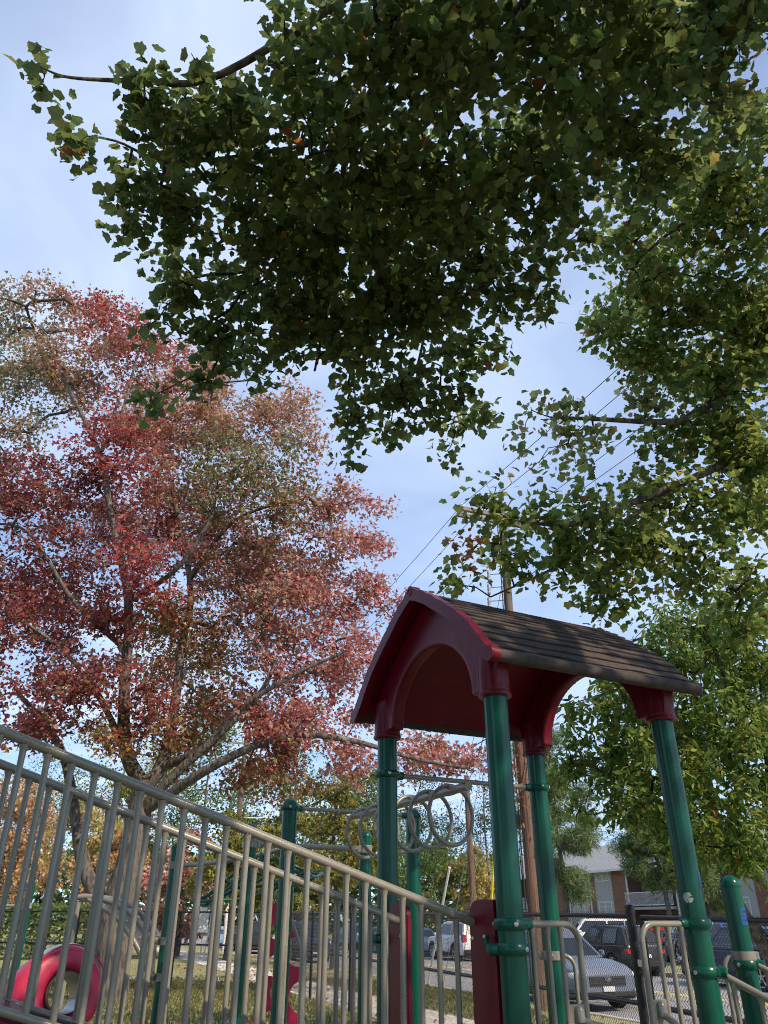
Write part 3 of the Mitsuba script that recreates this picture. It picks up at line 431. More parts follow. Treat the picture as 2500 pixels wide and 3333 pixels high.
g = trimesh.util.concatenate([trimesh.creation.extrude_polygon(q, .0006, engine='earcut') for q in getattr(pl, 'geoms', [pl])]).subdivide()
curved(P4, a4, (np.array(g.vertices) + [0, 1.612, .0006], g.faces), PR, 'm_worn_label', 'worn_label', PK[3], 'worn round pale sticker with torn pieces missing')
g = trimesh.creation.extrude_polygon(sbox(-.02, -.04, .02, .04), .0008, engine='earcut').subdivide().subdivide()
curved(P4, math.atan2(-P4[1], -P4[0]) + 1.33, (np.array(g.vertices) + [0, 1.70, .0006], g.faces), PR, 'm_blue_label', 'age_label', PK[3], 'edge of a blue label')

# ---------------------------------------------------------------- sloping walkway on the left
wk = thing('sloping_walkway', 'taupe metal walkway rising to the left with two rows of balusters', 'walkway')
def rz(u): return 1.492 + .3045 * (-.645 - u)
NB = 29
for sg, nm in ((1, 'near'), (-1, 'far')):
    w = sg * .362; hr = numbered('railing', wk)
    u1 = -.655 - .0995 * (NB - 1) - .05
    put('handrail', tube([L(-.648, w, rz(-.648)), L(-2, w, rz(-2) + .004), L(u1, w, rz(u1))], .0212, 18), 'm_tan', hr)
    put('bottom_rail', tube([L(-.648, w, rz(-.648) - .915), L(u1, w, rz(u1) - .915)], .0165, 14), 'm_tan', hr)
    for k in range(NB):
        u = -.655 - .0995 * k
        if k == 0:
            q = put('end_plate', loc(cat([rbox((u - .004, w - .016, rz(u) - .92), (u + .007, w + .016, rz(u)), .004)])), 'm_tan', hr)
            bolt(L(u - .004, w, 1.425), -U, q, .0095); continue
        baluster(L(u, w, rz(u) - .016), L(u, w, rz(u) - .905), hr)
NT = 9
for k in range(NT):
    u0 = -.70 - .318 * k; u1 = u0 - .314; zt = rz((u0 + u1) / 2) - .945
    m = [rbox((u1, -.335, zt - .075), (u0, .335, zt), .018)]
    m += [rbox((u1 + .03 + .065 * q, -.30, zt - .002), (u1 + .075 + .065 * q, .30, zt + .006), .004) for q in range(4)]
    put('tread', loc(cat(m)), 'm_red', wk)
for sg in (1, -1):
    put('stringer', frame(prism(Polygon([(-.66, rz(-.66) - 1.06), (-.66, rz(-.66) - .945), (-3.6, rz(-3.6) - .945), (-3.6, rz(-3.6) - 1.06)]), -.012, .012), C0 + W_ * sg * .355, U, Z, W_), 'm_red', wk)
for sg in (1, -1): post(L(-3.75, sg * .61, 0), 2.75, wk)
put('landing', loc(rbox((-4.9, -.6, 1.32), (-3.65, .6, 1.38), .01)), 'm_tan', wk)
for sg in (1, -1): post(L(-4.95, sg * .61, 0), 2.75, wk)

# ---------------------------------------------------------------- overhead loop ladder
HP, JP = V3(-.8115, 7.0264, 0), V3(.2652, 7.6001, 0)
ll = thing('overhead_loop_ladder', 'overhead ladder of six taupe rings hung from one tube behind the tower', 'climbing ladder')
post(HP, 2.44, ll); post(JP, 2.43, ll); clamp(HP, 2.362, U, ll, h=.046); clamp(JP, 2.362, -U, ll, h=.046)
put('cross_bar', tube([HP + U * .1 + Z * 2.362, JP - U * .1 + Z * 2.362], .0155, 14), 'm_tan', ll)
M1, M2 = (P1 + P3) / 2 * [1, 1, 0] + Z * 2.305, (HP + JP) / 2 + Z * 2.325
put('spine_tube', tube([M1 + (M2 - M1) * t for t in (-.012, .5, 1.01)], .0295, 18), 'm_tan', ll)
dd = (M2 - M1) / np.linalg.norm(M2 - M1)
for t in (.115, .265, .42, .57, .72, .86):
    c = M1 + (M2 - M1) * t - Z * .158; w = np.linspace(0, 2 * math.pi, 49)[:-1]; sx = U * .97 + dd * .10
    put('ring', tube([c + .193 * (sx * math.sin(a) + Z * math.cos(a)) for a in w], .0142, 12, closed=True), 'm_tan', ll)
    put('weld_sleeve', tube([c + Z * .158 - dd * .055, c + Z * .158 - dd * .04, c + Z * .158 + dd * .04, c + Z * .158 + dd * .055], [.0297, .0325, .0325, .0297], 18), 'm_tan', ll)

# ---------------------------------------------------------------- stair on the right
D45 = (P5 - P4) / np.linalg.norm(P5 - P4); SD = V3(D45[1], -D45[0], 0)
sr = thing('stair', 'taupe railed stair leading down right from the two right posts', 'stair')
clamp(P4, 1.266, SD, sr); clamp(P5, 1.256, SD, sr)
def rail_at(o, x): return o + SD * x + Z * (1.262 - .50 * max(x - .07, 0))
for o in (P4 * [1, 1, 0] + D45 * .02, P5 * [1, 1, 0] - D45 * .08):
    b = numbered('railing', sr)
    put('handrail', tube([rail_at(o, .09), rail_at(o, .6), rail_at(o, 1.3), rail_at(o, 1.42) - Z * .06, o + SD * 1.44 + Z * .4, o + SD * 1.44], .018, 14), 'm_tan', b)
    put('bottom_rail', tube([o + SD * .09 + Z * .42, o + SD * 1.2 - Z * .02 * 0 + Z * .02], .015, 12), 'm_tan', b)
    for k in range(9):
        x = .13 + .12 * k; baluster(rail_at(o, x) - Z * .012, o + SD * x + Z * max(.42 - .36 * (x - .09), .02), b, .0125)
for k in range(2): put('tread', frame(rbox((.1 + .42 * k, -1.05, .18 - .16 * k), (.5 + .42 * k, -.06, .24 - .16 * k), .015), P5 * [1, 1, 0], SD, D45), 'm_red', sr)
# ---------------------------------------------------------------- far play pieces
GP, IP, FP = V3(-1.34, 8.31, 0), V3(-.2, 8.98, 0), V3(-2.475, 9.95, 0)
oc = thing('web_climber', 'overhead climber of taupe bars on three green posts with a green web', 'climber')
for p, t in ((GP, 2.37), (IP, 2.37), (FP, 2.33)): post(p, t, oc)
def band(p, z, par, d=None):
    r = PR; k = put('band', lathe([(r + .0008, -.04), (r + .009, -.04), (r + .012, -.03), (r + .007, -.012), (r + .007, .012), (r + .012, .03), (r + .009, .04), (r + .0008, .04)], p * [1, 1, 0] + Z * z, 28), 'm_tan', par)
    if d is not None:
        d = d / np.linalg.norm(d); n = V3(-d[1], d[0], 0); put('band_ear', frame(rbox((r, -.025, -.036), (r + .05, .025, .036), .008), p * [1, 1, 0] + Z * z, d, n), 'm_tan', k)
    return k
gi = (IP - GP) / np.linalg.norm(IP - GP); band(GP, 2.185, oc, gi); band(IP, 2.18, oc, -gi)
put('cross_bar', tube([GP + gi * .1 + Z * 2.185, IP - gi * .1 + Z * 2.18], .027, 16), 'm_tan', oc)
HB = V3(-1.32, 9.08, 2.06); fm = (GP + IP) / 2 + Z * 2.18; fd = (HB - FP) * [1, 1, 0]; fd /= np.linalg.norm(fd); band(FP, 2.08, oc, fd)
put('bent_bar', tube(spline([FP + fd * .1 + Z * 2.08, FP + fd * .55 + Z * 2.08, HB + Z * .08, HB * .45 + fm * .55 + Z * .06, fm], 8), .025, 14), 'm_tan', oc)
put('hub', lathe([(.0005, -.08), (.035, -.08), (.05, -.05), (.05, .02), (.03, .05), (.03, .1), (.0005, .1)], HB, 20), 'm_green', oc)
wb = numbered('web', oc); tilt = V3(.24, 0, 0)
def wp(a, r, z): return HB + V3(r * math.cos(a), r * math.sin(a), z) + Z * (r * math.cos(a) * .225)
ang = np.radians(np.arange(6) * 60 + 20)
for i, a in enumerate(ang):
    a2 = ang[(i + 1) % 6]; am = a + math.radians(30)
    put('arm', tube(spline([wp(a, .03, 0), wp(a, .2, -.01), wp(a, .36, -.10), wp(a, .52, -.20), wp(a, .68, -.24)], 5), .0165, 10), 'm_green', wb)
    put('outer_bar', tube(spline([wp(a, .68, -.24), wp(am, .60, -.28), wp(a2, .68, -.24)], 5), .0165, 10), 'm_green', wb)
    put('inner_bar', tube(spline([wp(a, .36, -.10), wp(am, .34, -.16), wp(a2, .36, -.10)], 5), .0155, 10), 'm_green', wb)
    put('brace', tube([wp(am, .34, -.16), wp(am, .60, -.28)], .0155, 10), 'm_green', wb)
put('hanger', tube([HB + V3(0, 0, .02), wp(.3, .1, -.24)], .015, 10), 'm_green', wb)

ac = thing('arch_climber', 'taupe curved climbing arch bolted to the green post left of centre', 'climber')
Y9 = 9.9
up_ = spline([(-2.56, Y9, 1.30), (-2.64, Y9, 1.33), (-2.70, Y9, 1.39), (-2.78, Y9, 1.475), (-2.87, Y9, 1.555), (-3.02, Y9, 1.645), (-3.21, Y9, 1.715), (-3.42, Y9, 1.75), (-3.63, Y9, 1.735)], 6)
lo_ = spline([(-2.55, Y9, .95), (-2.61, Y9, .98), (-2.66, Y9, 1.07), (-2.72, Y9, 1.16), (-2.79, Y9, 1.26), (-2.90, Y9, 1.39), (-3.05, Y9, 1.53), (-3.23, Y9, 1.64), (-3.42, Y9, 1.73)], 6)
put('rail', tube(up_, .031, 14), 'm_tan', ac); put('rail', tube(lo_, .031, 14), 'm_tan', ac)
put('rail', tube(up_ + [0, .42, 0], .031, 14), 'm_tan', ac)
n = min(len(up_), len(lo_)); web = cat([strip(up_[:n] + [0, s, 0], lo_[:n] + [0, s, 0]) for s in (-.009, .009)]); put('web_plate', web, 'm_tan', ac, smooth=True)
for k in range(4, n, 5): bolt((up_[k] + lo_[k]) / 2 + [0, -.01, 0], (0, -1, 0), ac, .016)
for k in range(8, n, 20): put('rung', tube([up_[k] + [0, .02, 0], up_[k] + [0, .41, 0]], .016, 10), 'm_tan', ac)
band(FP, 1.30, ac, V3(-1, 0, 0)); band(FP, .95, ac, V3(-1, 0, 0))
put('leg', tube([(-3.6, Y9 + .21, 1.70), (-3.62, Y9 + .21, 0)], .03, 12), 'm_tan', ac); put('rung', tube([(-3.6, Y9, 1.735), (-3.6, Y9 + .42, 1.735)], .02, 10), 'm_tan', ac)

cr = thing('climbing_ring', 'pinkish red moulded climbing ring with pale cap at lower left', 'climber')
ax = V3(.60, -.78, .12); ax /= np.linalg.norm(ax); rx = V3(ax[1], -ax[0], 0) * -1; rx /= np.linalg.norm(rx); ry = np.cross(ax, rx); ry = ry if ry[2] > 0 else -ry; cc = V3(-3.06, 8.5, .885)
def rring(prof, a0=0, a1=2 * math.pi, n=56, sx=1.0, sy=1.0, mix_=0):
    w = np.linspace(a0, a1, n + 1)[:n + (a1 - a0 < 6.28)]; pr = np.asarray(prof); m = len(pr); closed = a1 - a0 > 6.27; v = []
    for a in w:
        for r, h in pr: v.append(cc + rx * (r * math.cos(a) * sx * (1 + mix_ * max(0, -math.cos(a) * .8 + .2 * math.sin(a)) * max(0, r - .2) * 6)) + ry * (r * math.sin(a) * sy * (1 + .06 * math.sin(a))) + ax * h)
    k = len(w); i, j = np.meshgrid(np.arange(k if closed else k - 1), np.arange(m), indexing='ij'); i2 = (i + 1) % k; j2 = (j + 1) % m
    return cat([(np.array(v), np.stack([i * m + j, i2 * m + j, i2 * m + j2, i * m + j2], -1).reshape(-1, 4))])
w = np.linspace(0, 2 * math.pi, 19)[:-1]
put('ring', rring([(.275 + .105 * np.sign(math.cos(a)) * abs(math.cos(a)) ** .7, .19 * np.sign(math.sin(a)) * abs(math.sin(a)) ** .8) for a in w], sx=.98, sy=1.0, mix_=.36), 'm_panel_red', cr, smooth=True)
put('liner', rring([(.172, -.2), (.176, .195), (.166, .195), (.162, -.2)], sx=.98, sy=1.0), 'm_tan', cr, smooth=True)
put('cap', rring([(.385, -.12), (.398, -.10), (.402, 0), (.398, .10), (.385, .12), (.36, .11), (.36, -.11)], math.radians(50), math.radians(135), 16), 'm_white', cr, smooth=True)
put('ridge', rring([(.372, .165), (.383, .172), (.383, .182), (.37, .188)], math.radians(20), math.radians(170), 30), 'm_panel_red', cr, smooth=True)
put('base', rbox((-3.45, 8.2, -.05), (-2.7, 8.8, .56), .08), 'm_panel_red', cr)

cp = thing('scramble_wall', 'bright red flat scramble wall with round cut-outs between two tan poles', 'climber')
pl = sbox(-1.165, .08, -.78, 1.66)
pl = pl.intersection(Polygon([(-1.17, .08), (-.775, .08), (-.775, 1.05), (-.80, 1.16), (-.88, 1.38), (-.955, 1.52), (-1.05, 1.66), (-1.17, 1.66)]))
cut = [Point(-1.045, 1.41).buffer(.075), Point(-.83, 1.24).buffer(.13), Point(-1.03, 1.12).buffer(.10), sbox(-1.20, 1.035, -1.02, 1.19), Point(-.775, .86).buffer(.135), Point(-.965, .90).buffer(.045), Point(-1.03, .90).buffer(.06), Point(-1.05, .66).buffer(.10), Point(-.9, .5).buffer(.09), Point(-1.06, .35).buffer(.1), Point(-.82, .28).buffer(.1)]
pl = pl.difference(unary_union(cut))
put('panel', frame(prism(pl.buffer(-.004).buffer(.004), -.0095, .0095), (0, 8.6, 0), (1, 0, 0), (0, 0, 1), (0, -1, 0)), 'm_panel_red', cp, smooth=False)
put('pole', tube(spline([(-1.178, 8.6, -.1), (-1.178, 8.6, 1.3), (-1.175, 8.6, 1.64), (-1.165, 8.6, 1.70), (-1.12, 8.6, 1.735)], 5), .0165, 12), 'm_tan', cp)
put('pole', tube(spline([(-.765, 8.6, -.1), (-.765, 8.6, .95), (-.785, 8.6, 1.15), (-.86, 8.6, 1.38), (-.95, 8.6, 1.55), (-1.03, 8.6, 1.69), (-1.12, 8.6, 1.735)], 6), .0165, 12), 'm_tan', cp)
for x, z in ((-1.145, 1.58), (-1.145, 1.24), (-1.14, .98), (-1.14, .7), (-.93, 1.48), (-.80, 1.02), (-.80, .66)): bolt((x, 8.59, z), (0, -1, 0), cp, .011)

hb = thing('horizontal_bar', 'taupe turning bar on dark green domed posts at far left edge', 'turning bar')
E1, E2 = V3(-5.60, 13.5, 0), V3(-7.5, 13.3, 0)
for p in (E1, E2): post(p, 2.085, hb); band(p, 1.715, hb, V3(-1, -.1, 0) if p is E1 else V3(1, .1, 0))
put('bar', tube([E1 + [-.1, -.01, 1.715], E2 + [.1, .01, 1.715]], .022, 12), 'm_tan', hb)

# ---------------------------------------------------------------- utility poles, lines, guys
def ushape(p0, p1, sag, n=14):
    t = np.linspace(0, 1, n)[:, None]; q = V3(*p0) * (1 - t) + V3(*p1) * t; q[:, 2] -= 4 * sag * (t * (1 - t))[:, 0]; return q
plain('m_wire', (0.02, 0.02, 0.022), 0.6); plain('m_porcelain', (0.62, 0.62, 0.60), 0.25, coat=.6); plain('m_guard_white', (0.8, 0.8, 0.78), 0.5); plain('m_guard_yellow', (0.72, 0.56, 0.03), 0.5); plain('m_grey_metal', (0.30, 0.32, 0.33), 0.45)
def upole(name_label, x, y, top, r0, r1, arm=None, m='m_pole'):
    t = thing('utility_pole', name_label, 'utility pole', None); z = np.linspace(-.5, top, 14); w = .02 * np.sin(z * .7)
    put('shaft', tube(np.c_[x + w, y + 0 * w, z], r0 + (r1 - r0) * np.clip(z / top, 0, 1), 18), m, t)
    return t
MX, MY = 3.26, 18.8
mp = upole('brown wooden utility pole rising behind the tower roof', MX, MY, 11.6, .145, .10)
put('pole_pin', [tube([(MX, MY, 11.5), (MX, MY, 12.0)], .02, 8)], 'm_grey_metal', mp)
AX = V3(*RN, 0)
for o, zz in ((V3(*RD, 0) * .17, 11.33), (V3(*RD, 0) * -.17, 11.33)):
    put('crossarm', frame(rbox((-1.28, -.05, -.06), (1.28, .05, .06), .008), V3(MX, MY, zz) + o, AX, V3(*RD, 0)), 'm_greywood', mp)
ins = [V3(MX, MY, 11.33) + AX * s + Z * .06 for s in (-1.2, -.62, .62, 1.2)]
for q in ins + [V3(MX, MY, 11.96)]:
    put('insulator', lathe([(.02, 0), (.02, .05), (.07, .06), (.085, .09), (.06, .12), (.075, .14), (.065, .17), (.0005, .185)], q, 14), 'm_porcelain', mp)
for a in (-1, 1): put('brace', tube([V3(MX, MY, 10.6), V3(MX, MY, 11.28) + AX * a * .75], .018, 6), 'm_grey_metal', mp)
for k in range(3):
    put('cutout_switch', [lathe([(.025, -.2), (.05, -.15), (.035, -.1), (.05, -.05), (.035, 0), (.05, .05), (.025, .12)], V3(MX - .45 - .02 * k, MY + .1, 9.7 - .38 * k), 10), tube([(MX, MY, 9.7 - .38 * k), (MX - .45, MY + .1, 9.7 - .38 * k)], .012, 6)], 'm_grey_metal', mp)
put('riser', tube([(MX - .14, MY - .1, 11.2), (MX - .16, MY - .1, 8.5), (MX - .18, MY - .1, 5), (MX - .18, MY - .1, 0)], .016, 6), 'm_wire', mp)
tp = upole('far wooden pole with a grey transformer left of the tower', -8.4, 47.5, 11.4, .17, .12)
put('transformer', lathe([(.0005, -.55), (.27, -.55), (.30, -.5), (.30, .42), (.27, .48), (.0005, .5)], (-7.78, 47.3, 9.55), 22), 'm_grey_metal', tp)
put('bracket', [box((-8.4, 47.25, 9.3), (-8.0, 47.35, 9.8)), box((-8.5, 47.1, 8.3), (-7.6, 47.2, 8.38))], 'm_grey_metal', tp)
put('bushing', [lathe([(.04, 0), (.06, .08), (.04, .14), (.05, .22), (.02, .3)], (-7.78 + s, 47.3, 10.02), 10) for s in (-.12, .12)], 'm_porcelain', tp)
put('conduit', tube([(-8.62, 47.3, -.2), (-8.62, 47.3, 6.6)], .085, 10), 'm_white', tp); put('crossarm', frame(rbox((-1.2, -.05, -.06), (1.2, .05, .06)), (-8.4, 47.5, 11.0), AX, V3(*RD, 0)), 'm_greywood', tp)
fp = upole('slim brown pole across the street seen through the rings', 4.78, 46.2, 8.9, .19, .15)
TP = V3(-8.4, 47.5, 11.0); off = V3(MX, MY, 11.3) + V3(*RD, 0) * 34
wires = [('upper left overhead wire crossing the blue sky gap', -1.2), ('second overhead wire below the uppermost wire', -.62), ('overhead wire behind the maple leaves right of the pole', .62), ('outermost overhead wire on the street side', 1.2)]
for lab, s in wires:
    k = thing('power_line', lab, 'power line', 'power lines on the pole crossarm'); a = V3(MX, MY, 11.55) + AX * s; put('span', tube(ushape(a, TP + AX * s + Z * .2, .7), .0082, 6), 'm_wire', k); put('span', tube(ushape(a, off + AX * s * .9 + Z * .3, .8), .0082, 6), 'm_wire', k)
for lab, z, r in (('thick black cable bundle slung below the power lines', 6.6, .022), ('communication cable lowest of the lines', 5.8, .013)):
    k = thing('cable', lab, 'cable', 'cables low on the utility poles'); put('span', tube(ushape((MX, MY, z), (-8.4, 47.5, z - .3), .6), r, 7), 'm_wire', k); put('span', tube(ushape((MX, MY, z), (*off[:2], z + .2), .6), r, 7), 'm_wire', k)
k = thing('cable', 'black cable crossing the street behind the rings', 'cable'); put('span', tube(ushape((MX, MY, 8.3), (4.78, 46.2, 8.5), .5), .02, 6), 'm_wire', k); put('span', tube(ushape((4.78, 46.2, 8.5), (-20, 66, 8.0), .8), .02, 6), 'm_wire', k)
k = thing('cable', 'pale service cable sloping behind the domed posts', 'cable'); put('span', tube(ushape((-8.4, 47.5, 6.8), (6.5, 52, 8.8), .5), .03, 6), 'm_white', k)
for lab, gx, gy, zt, g0, g1, m in (('white sleeved guy wire slanting to the ground beside the fence', 1.30, 26.6, 9.9, -.02, .30, 'm_guard_white'), ('yellow sleeved guy wire behind the red panel', 2.50, 22.0, 9.3, .06, .40, 'm_guard_yellow'), ('bare guy wire between the white and yellow sleeves', 1.65, 25.2, 8.7, 0, 0, None), ('thin bare guy wire left of the red panel', 2.0, 24.2, 8.2, 0, 0, None)):
    k = thing('guy_wire', lab, 'guy wire', 'guy wires of the brown utility pole'); a, b = V3(gx, gy, -.15), V3(MX, MY, zt)
    put('wire', tube([a, b], .0085, 6), 'm_grey_metal', k)
    if m: put('sleeve', tube([a + (b - a) * t for t in (max(g0, .0), g1 * .5, g1)], .034 if 'white' in m else .03, 10), m, k)
# ---------------------------------------------------------------- trees
def half(pts):
    p = np.array(pts, float); return np.vstack([p, (p[1:-1] * [-1, 1])[::-1]])
def leaf_template(outline, cy, fold=.16, droop=.22, curl=.0):
    o = half(outline); p = np.vstack([[0, cy], o]); n = len(o); i = np.arange(n)
    z = fold * np.abs(p[:, 0]) - droop * p[:, 1] ** 2 - curl * p[:, 0] ** 2
    return np.c_[p, z], np.stack([0 * i, 1 + i, 1 + (i + 1) % n], 1)
MAPLE = leaf_template([(0, 0), (.17, -.06), (.34, -.02), (.46, .12), (.41, .24), (.46, .36), (.56, .53), (.43, .57), (.33, .63), (.27, .77), (.13, .86), (0, 1)], .36)
MAPLE_M = leaf_template([(0, 0), (.3, -.05), (.46, .13), (.41, .26), (.56, .53), (.33, .62), (.24, .8), (0, 1)], .36)
MAPLE_T = leaf_template([(0, 0), (.47, .22), (.26, .44), (0, 1)], .3)
MAPLE_S = leaf_template([(0, 0), (.42, .08), (.31, .27), (.53, .55), (.22, .60), (0, 1)], .36)
LANCE = leaf_template([(0, 0), (.15, .16), (.22, .42), (.15, .74), (0, 1)], .45, .35, .3)
DIAMOND = (V3(0, 0, 0, -.32, .5, .05, 0, 1, -.15, .32, .5, .05).reshape(4, 3), np.array([[0, 1, 2], [0, 2, 3]]))
NEEDLE = (V3(-.06, 0, 0, .06, 0, 0, 0, 1, -.1).reshape(3, 3), np.array([[0, 1, 2]]))
def unit(v): return v / (np.linalg.norm(v, axis=-1, keepdims=True) + 1e-9)
def leaf_frames(n, out, flat=.75, down=.7, jit=.6, g=rng):
    """blade normals and tip directions: blades roughly level, tips outwards and drooping"""
    nr = unit(V3(0, 0, 1) + g.normal(0, flat, (n, 3))); tp = unit(unit(out) * .6 + V3(0, 0, -1) * down * g.random((n, 1)) + g.normal(0, jit, (n, 3)))
    tp = unit(tp - nr * (tp * nr).sum(1, keepdims=True)); return np.cross(tp, nr), tp, nr
def leaf_mesh(T, pos, fr, size):
    x, y, z = fr; s = size[:, None, None]; z = z * np.random.default_rng(len(pos)).uniform(-.4, 2.2, (len(pos), 1))
    v = pos[:, None] + s * (T[0][None, :, 0:1] * x[:, None] + T[0][None, :, 1:2] * y[:, None] + T[0][None, :, 2:3] * z[:, None])
    m = len(T[0]); f = T[1][None] + (np.arange(len(pos)) * m)[:, None, None]; return v.reshape(-1, 3), f.reshape(-1, 3)
def in_ball(n, g=rng, shell=.33):
    d = unit(g.normal(0, 1, (n, 3))); return d * (g.random((n, 1)) ** shell)
class Wood:
    """limbs plus twigs: every twig end grows from the nearest wood already there"""
    def __init__(s): s.P, s.par, s.r0, s.limbs = [], [], [], []
    def limb(s, pts, ra, rb, n=6):
        q = spline(pts, n); m = len(q); r = ra + (rb - ra) * np.linspace(0, 1, m) ** .8; s.limbs.append((q, r)); last = -1
        if s.P: last = int(np.argmin(np.linalg.norm(np.array(s.P) - q[0], axis=1)))
        for a, b in zip(q, r): s.P.append(a); s.par.append(last); s.r0.append(b); last = len(s.P) - 1
    def grow(s, tips, g, sag=.06):
        base = np.array(s.P); s.nl = len(base); d = cKDTree(base).query(tips)[0]; tips = tips[np.argsort(d)]; P = np.vstack([base, np.zeros((2 * len(tips), 3))]); n = len(base); own = []
        for t in tips:
            D = np.linalg.norm(P[:n] - t, axis=1); k = int(np.argmin(D)); m = (P[k] + t) / 2 + g.normal(0, .07, 3) * D[k] + [0, 0, sag * D[k]]
            P[n] = m; P[n + 1] = t; s.par += [k, n]; own.append(n + 1); n += 2
        s.P = P; s.own = np.array(own); c = np.zeros(n); c[s.own] = 1
        for i in range(n - 1, -1, -1):
            if s.par[i] >= 0: c[s.par[i]] += c[i]
        s.c = np.maximum(c, 1)
    def mesh(s, rt, k=5, e=.42, rmax=.09):
        i = np.arange(s.nl, len(s.P)); p = np.array(s.par)[i]; A, B = s.P[p], s.P[i]; rb = np.minimum(rt * s.c[i] ** e, rmax); ra = np.minimum(np.where(p < s.nl, rb * 1.35, np.minimum(rt * s.c[p] ** e, rmax)), rb * 1.7)
        d = unit(B - A); x = unit(np.cross(d, [.31, .2, .93])); y = np.cross(d, x); w = np.arange(k) * 2 * math.pi / k
        o = np.cos(w)[None, :, None] * x[:, None] + np.sin(w)[None, :, None] * y[:, None]
        v = np.concatenate([A[:, None] + ra[:, None, None] * o, B[:, None] + rb[:, None, None] * o], 1).reshape(-1, 3); j = np.arange(k); j2 = (j + 1) % k
        f = (np.stack([j, j2, k + j2, k + j], 1)[None] + (np.arange(len(i)) * 2 * k)[:, None, None]).reshape(-1, 4); return cat([(v, f)])
def tint(n, pal, g, var=.22):
    pal = np.array(pal, float); w = pal[:, 3] / pal[:, 3].sum(); c = pal[g.choice(len(pal), n, p=w), :3]; return np.clip(c * (1 + g.normal(0, var, (n, 1))) * (1 + g.normal(0, .06, (n, 3))), .004, .9)
CAM = V3(0, 0, 1.5); FW = V3(0, math.cos(PITCH), math.sin(PITCH)); UPV = V3(0, -math.sin(PITCH), math.cos(PITCH))
def largest(pos, size, k):
    """the k leaves that show largest in the photograph"""
    d = pos - CAM; z = d @ FW; ok = (z > .3) & (np.abs(d[:, 0]) < .5 * z) & (np.abs(d @ UPV) < .665 * z); return np.argsort(np.where(ok, -size / np.maximum(z, .3), 0))[:k]
def single_leaves(par, T, pos, fr, size, col, k, m, g):
    ix = largest(pos, size, k); nv = 10; pal = col[ix[g.choice(len(ix), nv, replace=False)]]
    shp = [mikit.ply(T, m, smooth=False, color=np.repeat(c[None], len(T[0]), 0)) for c in pal]
    for i in ix:
        v = int(np.argmin(((pal - col[i]) ** 2).sum(1))); M = np.eye(4); M[:3, 0], M[:3, 1], M[:3, 2] = fr[0][i] * size[i], fr[1][i] * size[i], fr[2][i] * size[i]; M[:3, 3] = pos[i]
        reuse('leaf', shp[v], par, mi.ScalarTransform4f(M))
    keep = np.ones(len(pos), bool); keep[ix] = False; return keep
def foliage(par, T, pos, fr, size, col, m, singles=0, g=rng, Tn=None, label=None):
    keep = single_leaves(par, Tn or T, pos, fr, size, col, singles, m, g) if singles else np.ones(len(pos), bool)
    v, f = leaf_mesh(T, pos[keep], [q[keep] for q in fr], size[keep]); put('crown', (v, f), m, par, color=np.repeat(col[keep], len(T[0]), 0), kind='stuff', label=label or 'mass of leaves')

# --- the big green maple overhead and the one reaching in from the right
GREEN = {0: [(.145, .195, .068, 6), (.18, .225, .075, 4), (.215, .255, .085, 2), (.115, .165, .06, 3), (.42, .34, .09, .12), (.42, .16, .08, .10)],
         1: [(.22, .275, .08, 5), (.28, .32, .10, 4), (.17, .225, .065, 3)], 2: [(.30, .34, .14, 5), (.38, .40, .18, 4), (.20, .26, .09, 3), (.46, .36, .14, .5), (.46, .26, .14, .4)],
         3: [(.46, .20, .09, 4), (.50, .28, .12, 3), (.42, .13, .09, 3), (.18, .22, .07, 4), (.52, .42, .12, 1)], 4: [(.19, .26, .075, 6), (.235, .295, .088, 5), (.285, .335, .105, 3), (.145, .21, .065, 3), (.42, .36, .09, .2), (.45, .18, .09, .15)]}
def maple(t, limbs, trunk, blobs, per, lper, size, seed, singles, coarse=(), spread=.165, rt=.0028, flat=.75, down=.9):
    g = np.random.default_rng(seed); W = Wood()
    for pts, ra, rb in trunk: W.limb(pts, ra, rb)
    for pts, ra, rb in limbs: W.limb(pts, ra, rb)
    tips, pal, cs = [], [], []
    for b in blobs:
        n = max(2, int(per * (b[3] / .3) ** 2.2)); tips.append(V3(*b[:3]) + in_ball(n, g) * max(b[3] - .09, .04) * [1, 1, .8]); pal += [b[4]] * n
    ft = np.vstack(tips); pal = np.array(pal); ct = [V3(*b[:3]) + in_ball(b[4], g) * b[3] for b in coarse]; allt = np.vstack([ft] + ct) if ct else ft
    W.grow(allt, g)
    put('trunk', [tube(q, r, 14) for q, r in W.limbs[:len(trunk)]], 'm_bark', t, smooth=True)
    for q, r in W.limbs[len(trunk):]: put('limb', tube(q, r, 10), 'm_bark', t, smooth=True)
    put('twigs', W.mesh(rt), 'm_twig', t, smooth=True, kind='stuff', label='fine twigs')
    c0 = ft.mean(0) - [0, 0, 1.0]
    n = len(ft) * lper; k = np.repeat(np.arange(len(ft)), lper); pos = ft[k] + in_ball(n, g, .5) * spread + [0, 0, -.02]; out = (pos - c0) * [1, 1, .2] + g.normal(0, .4, (n, 3))
    fr = leaf_frames(n, out, flat, down, .55, g); sz = size * g.uniform(.55, 1.35, n); col = np.zeros((n, 3))
    for q in set(pal.tolist()):
        s = pal[k] == q; col[s] = tint(s.sum(), GREEN[q], g)
    foliage(t, MAPLE_M, pos, fr, sz, col, 'm_leaf', singles, g, MAPLE)
    if ct:
        cc = np.vstack(ct); lc = 20; n = len(cc) * lc; k = np.repeat(np.arange(len(cc)), lc); pos = cc[k] + in_ball(n, g, .5) * .33
        foliage(t, MAPLE_S, pos, leaf_frames(n, pos - c0, .6, .5, .5, g), .15 * g.uniform(.7, 1.2, n), tint(n, GREEN[0], g), 'm_leaf', label='leaves of the upper crown')
ma = thing('maple_tree', 'dark green maple whose branches spread overhead across the top', 'maple tree')
TA = V3(4.3, -1.6, 0)
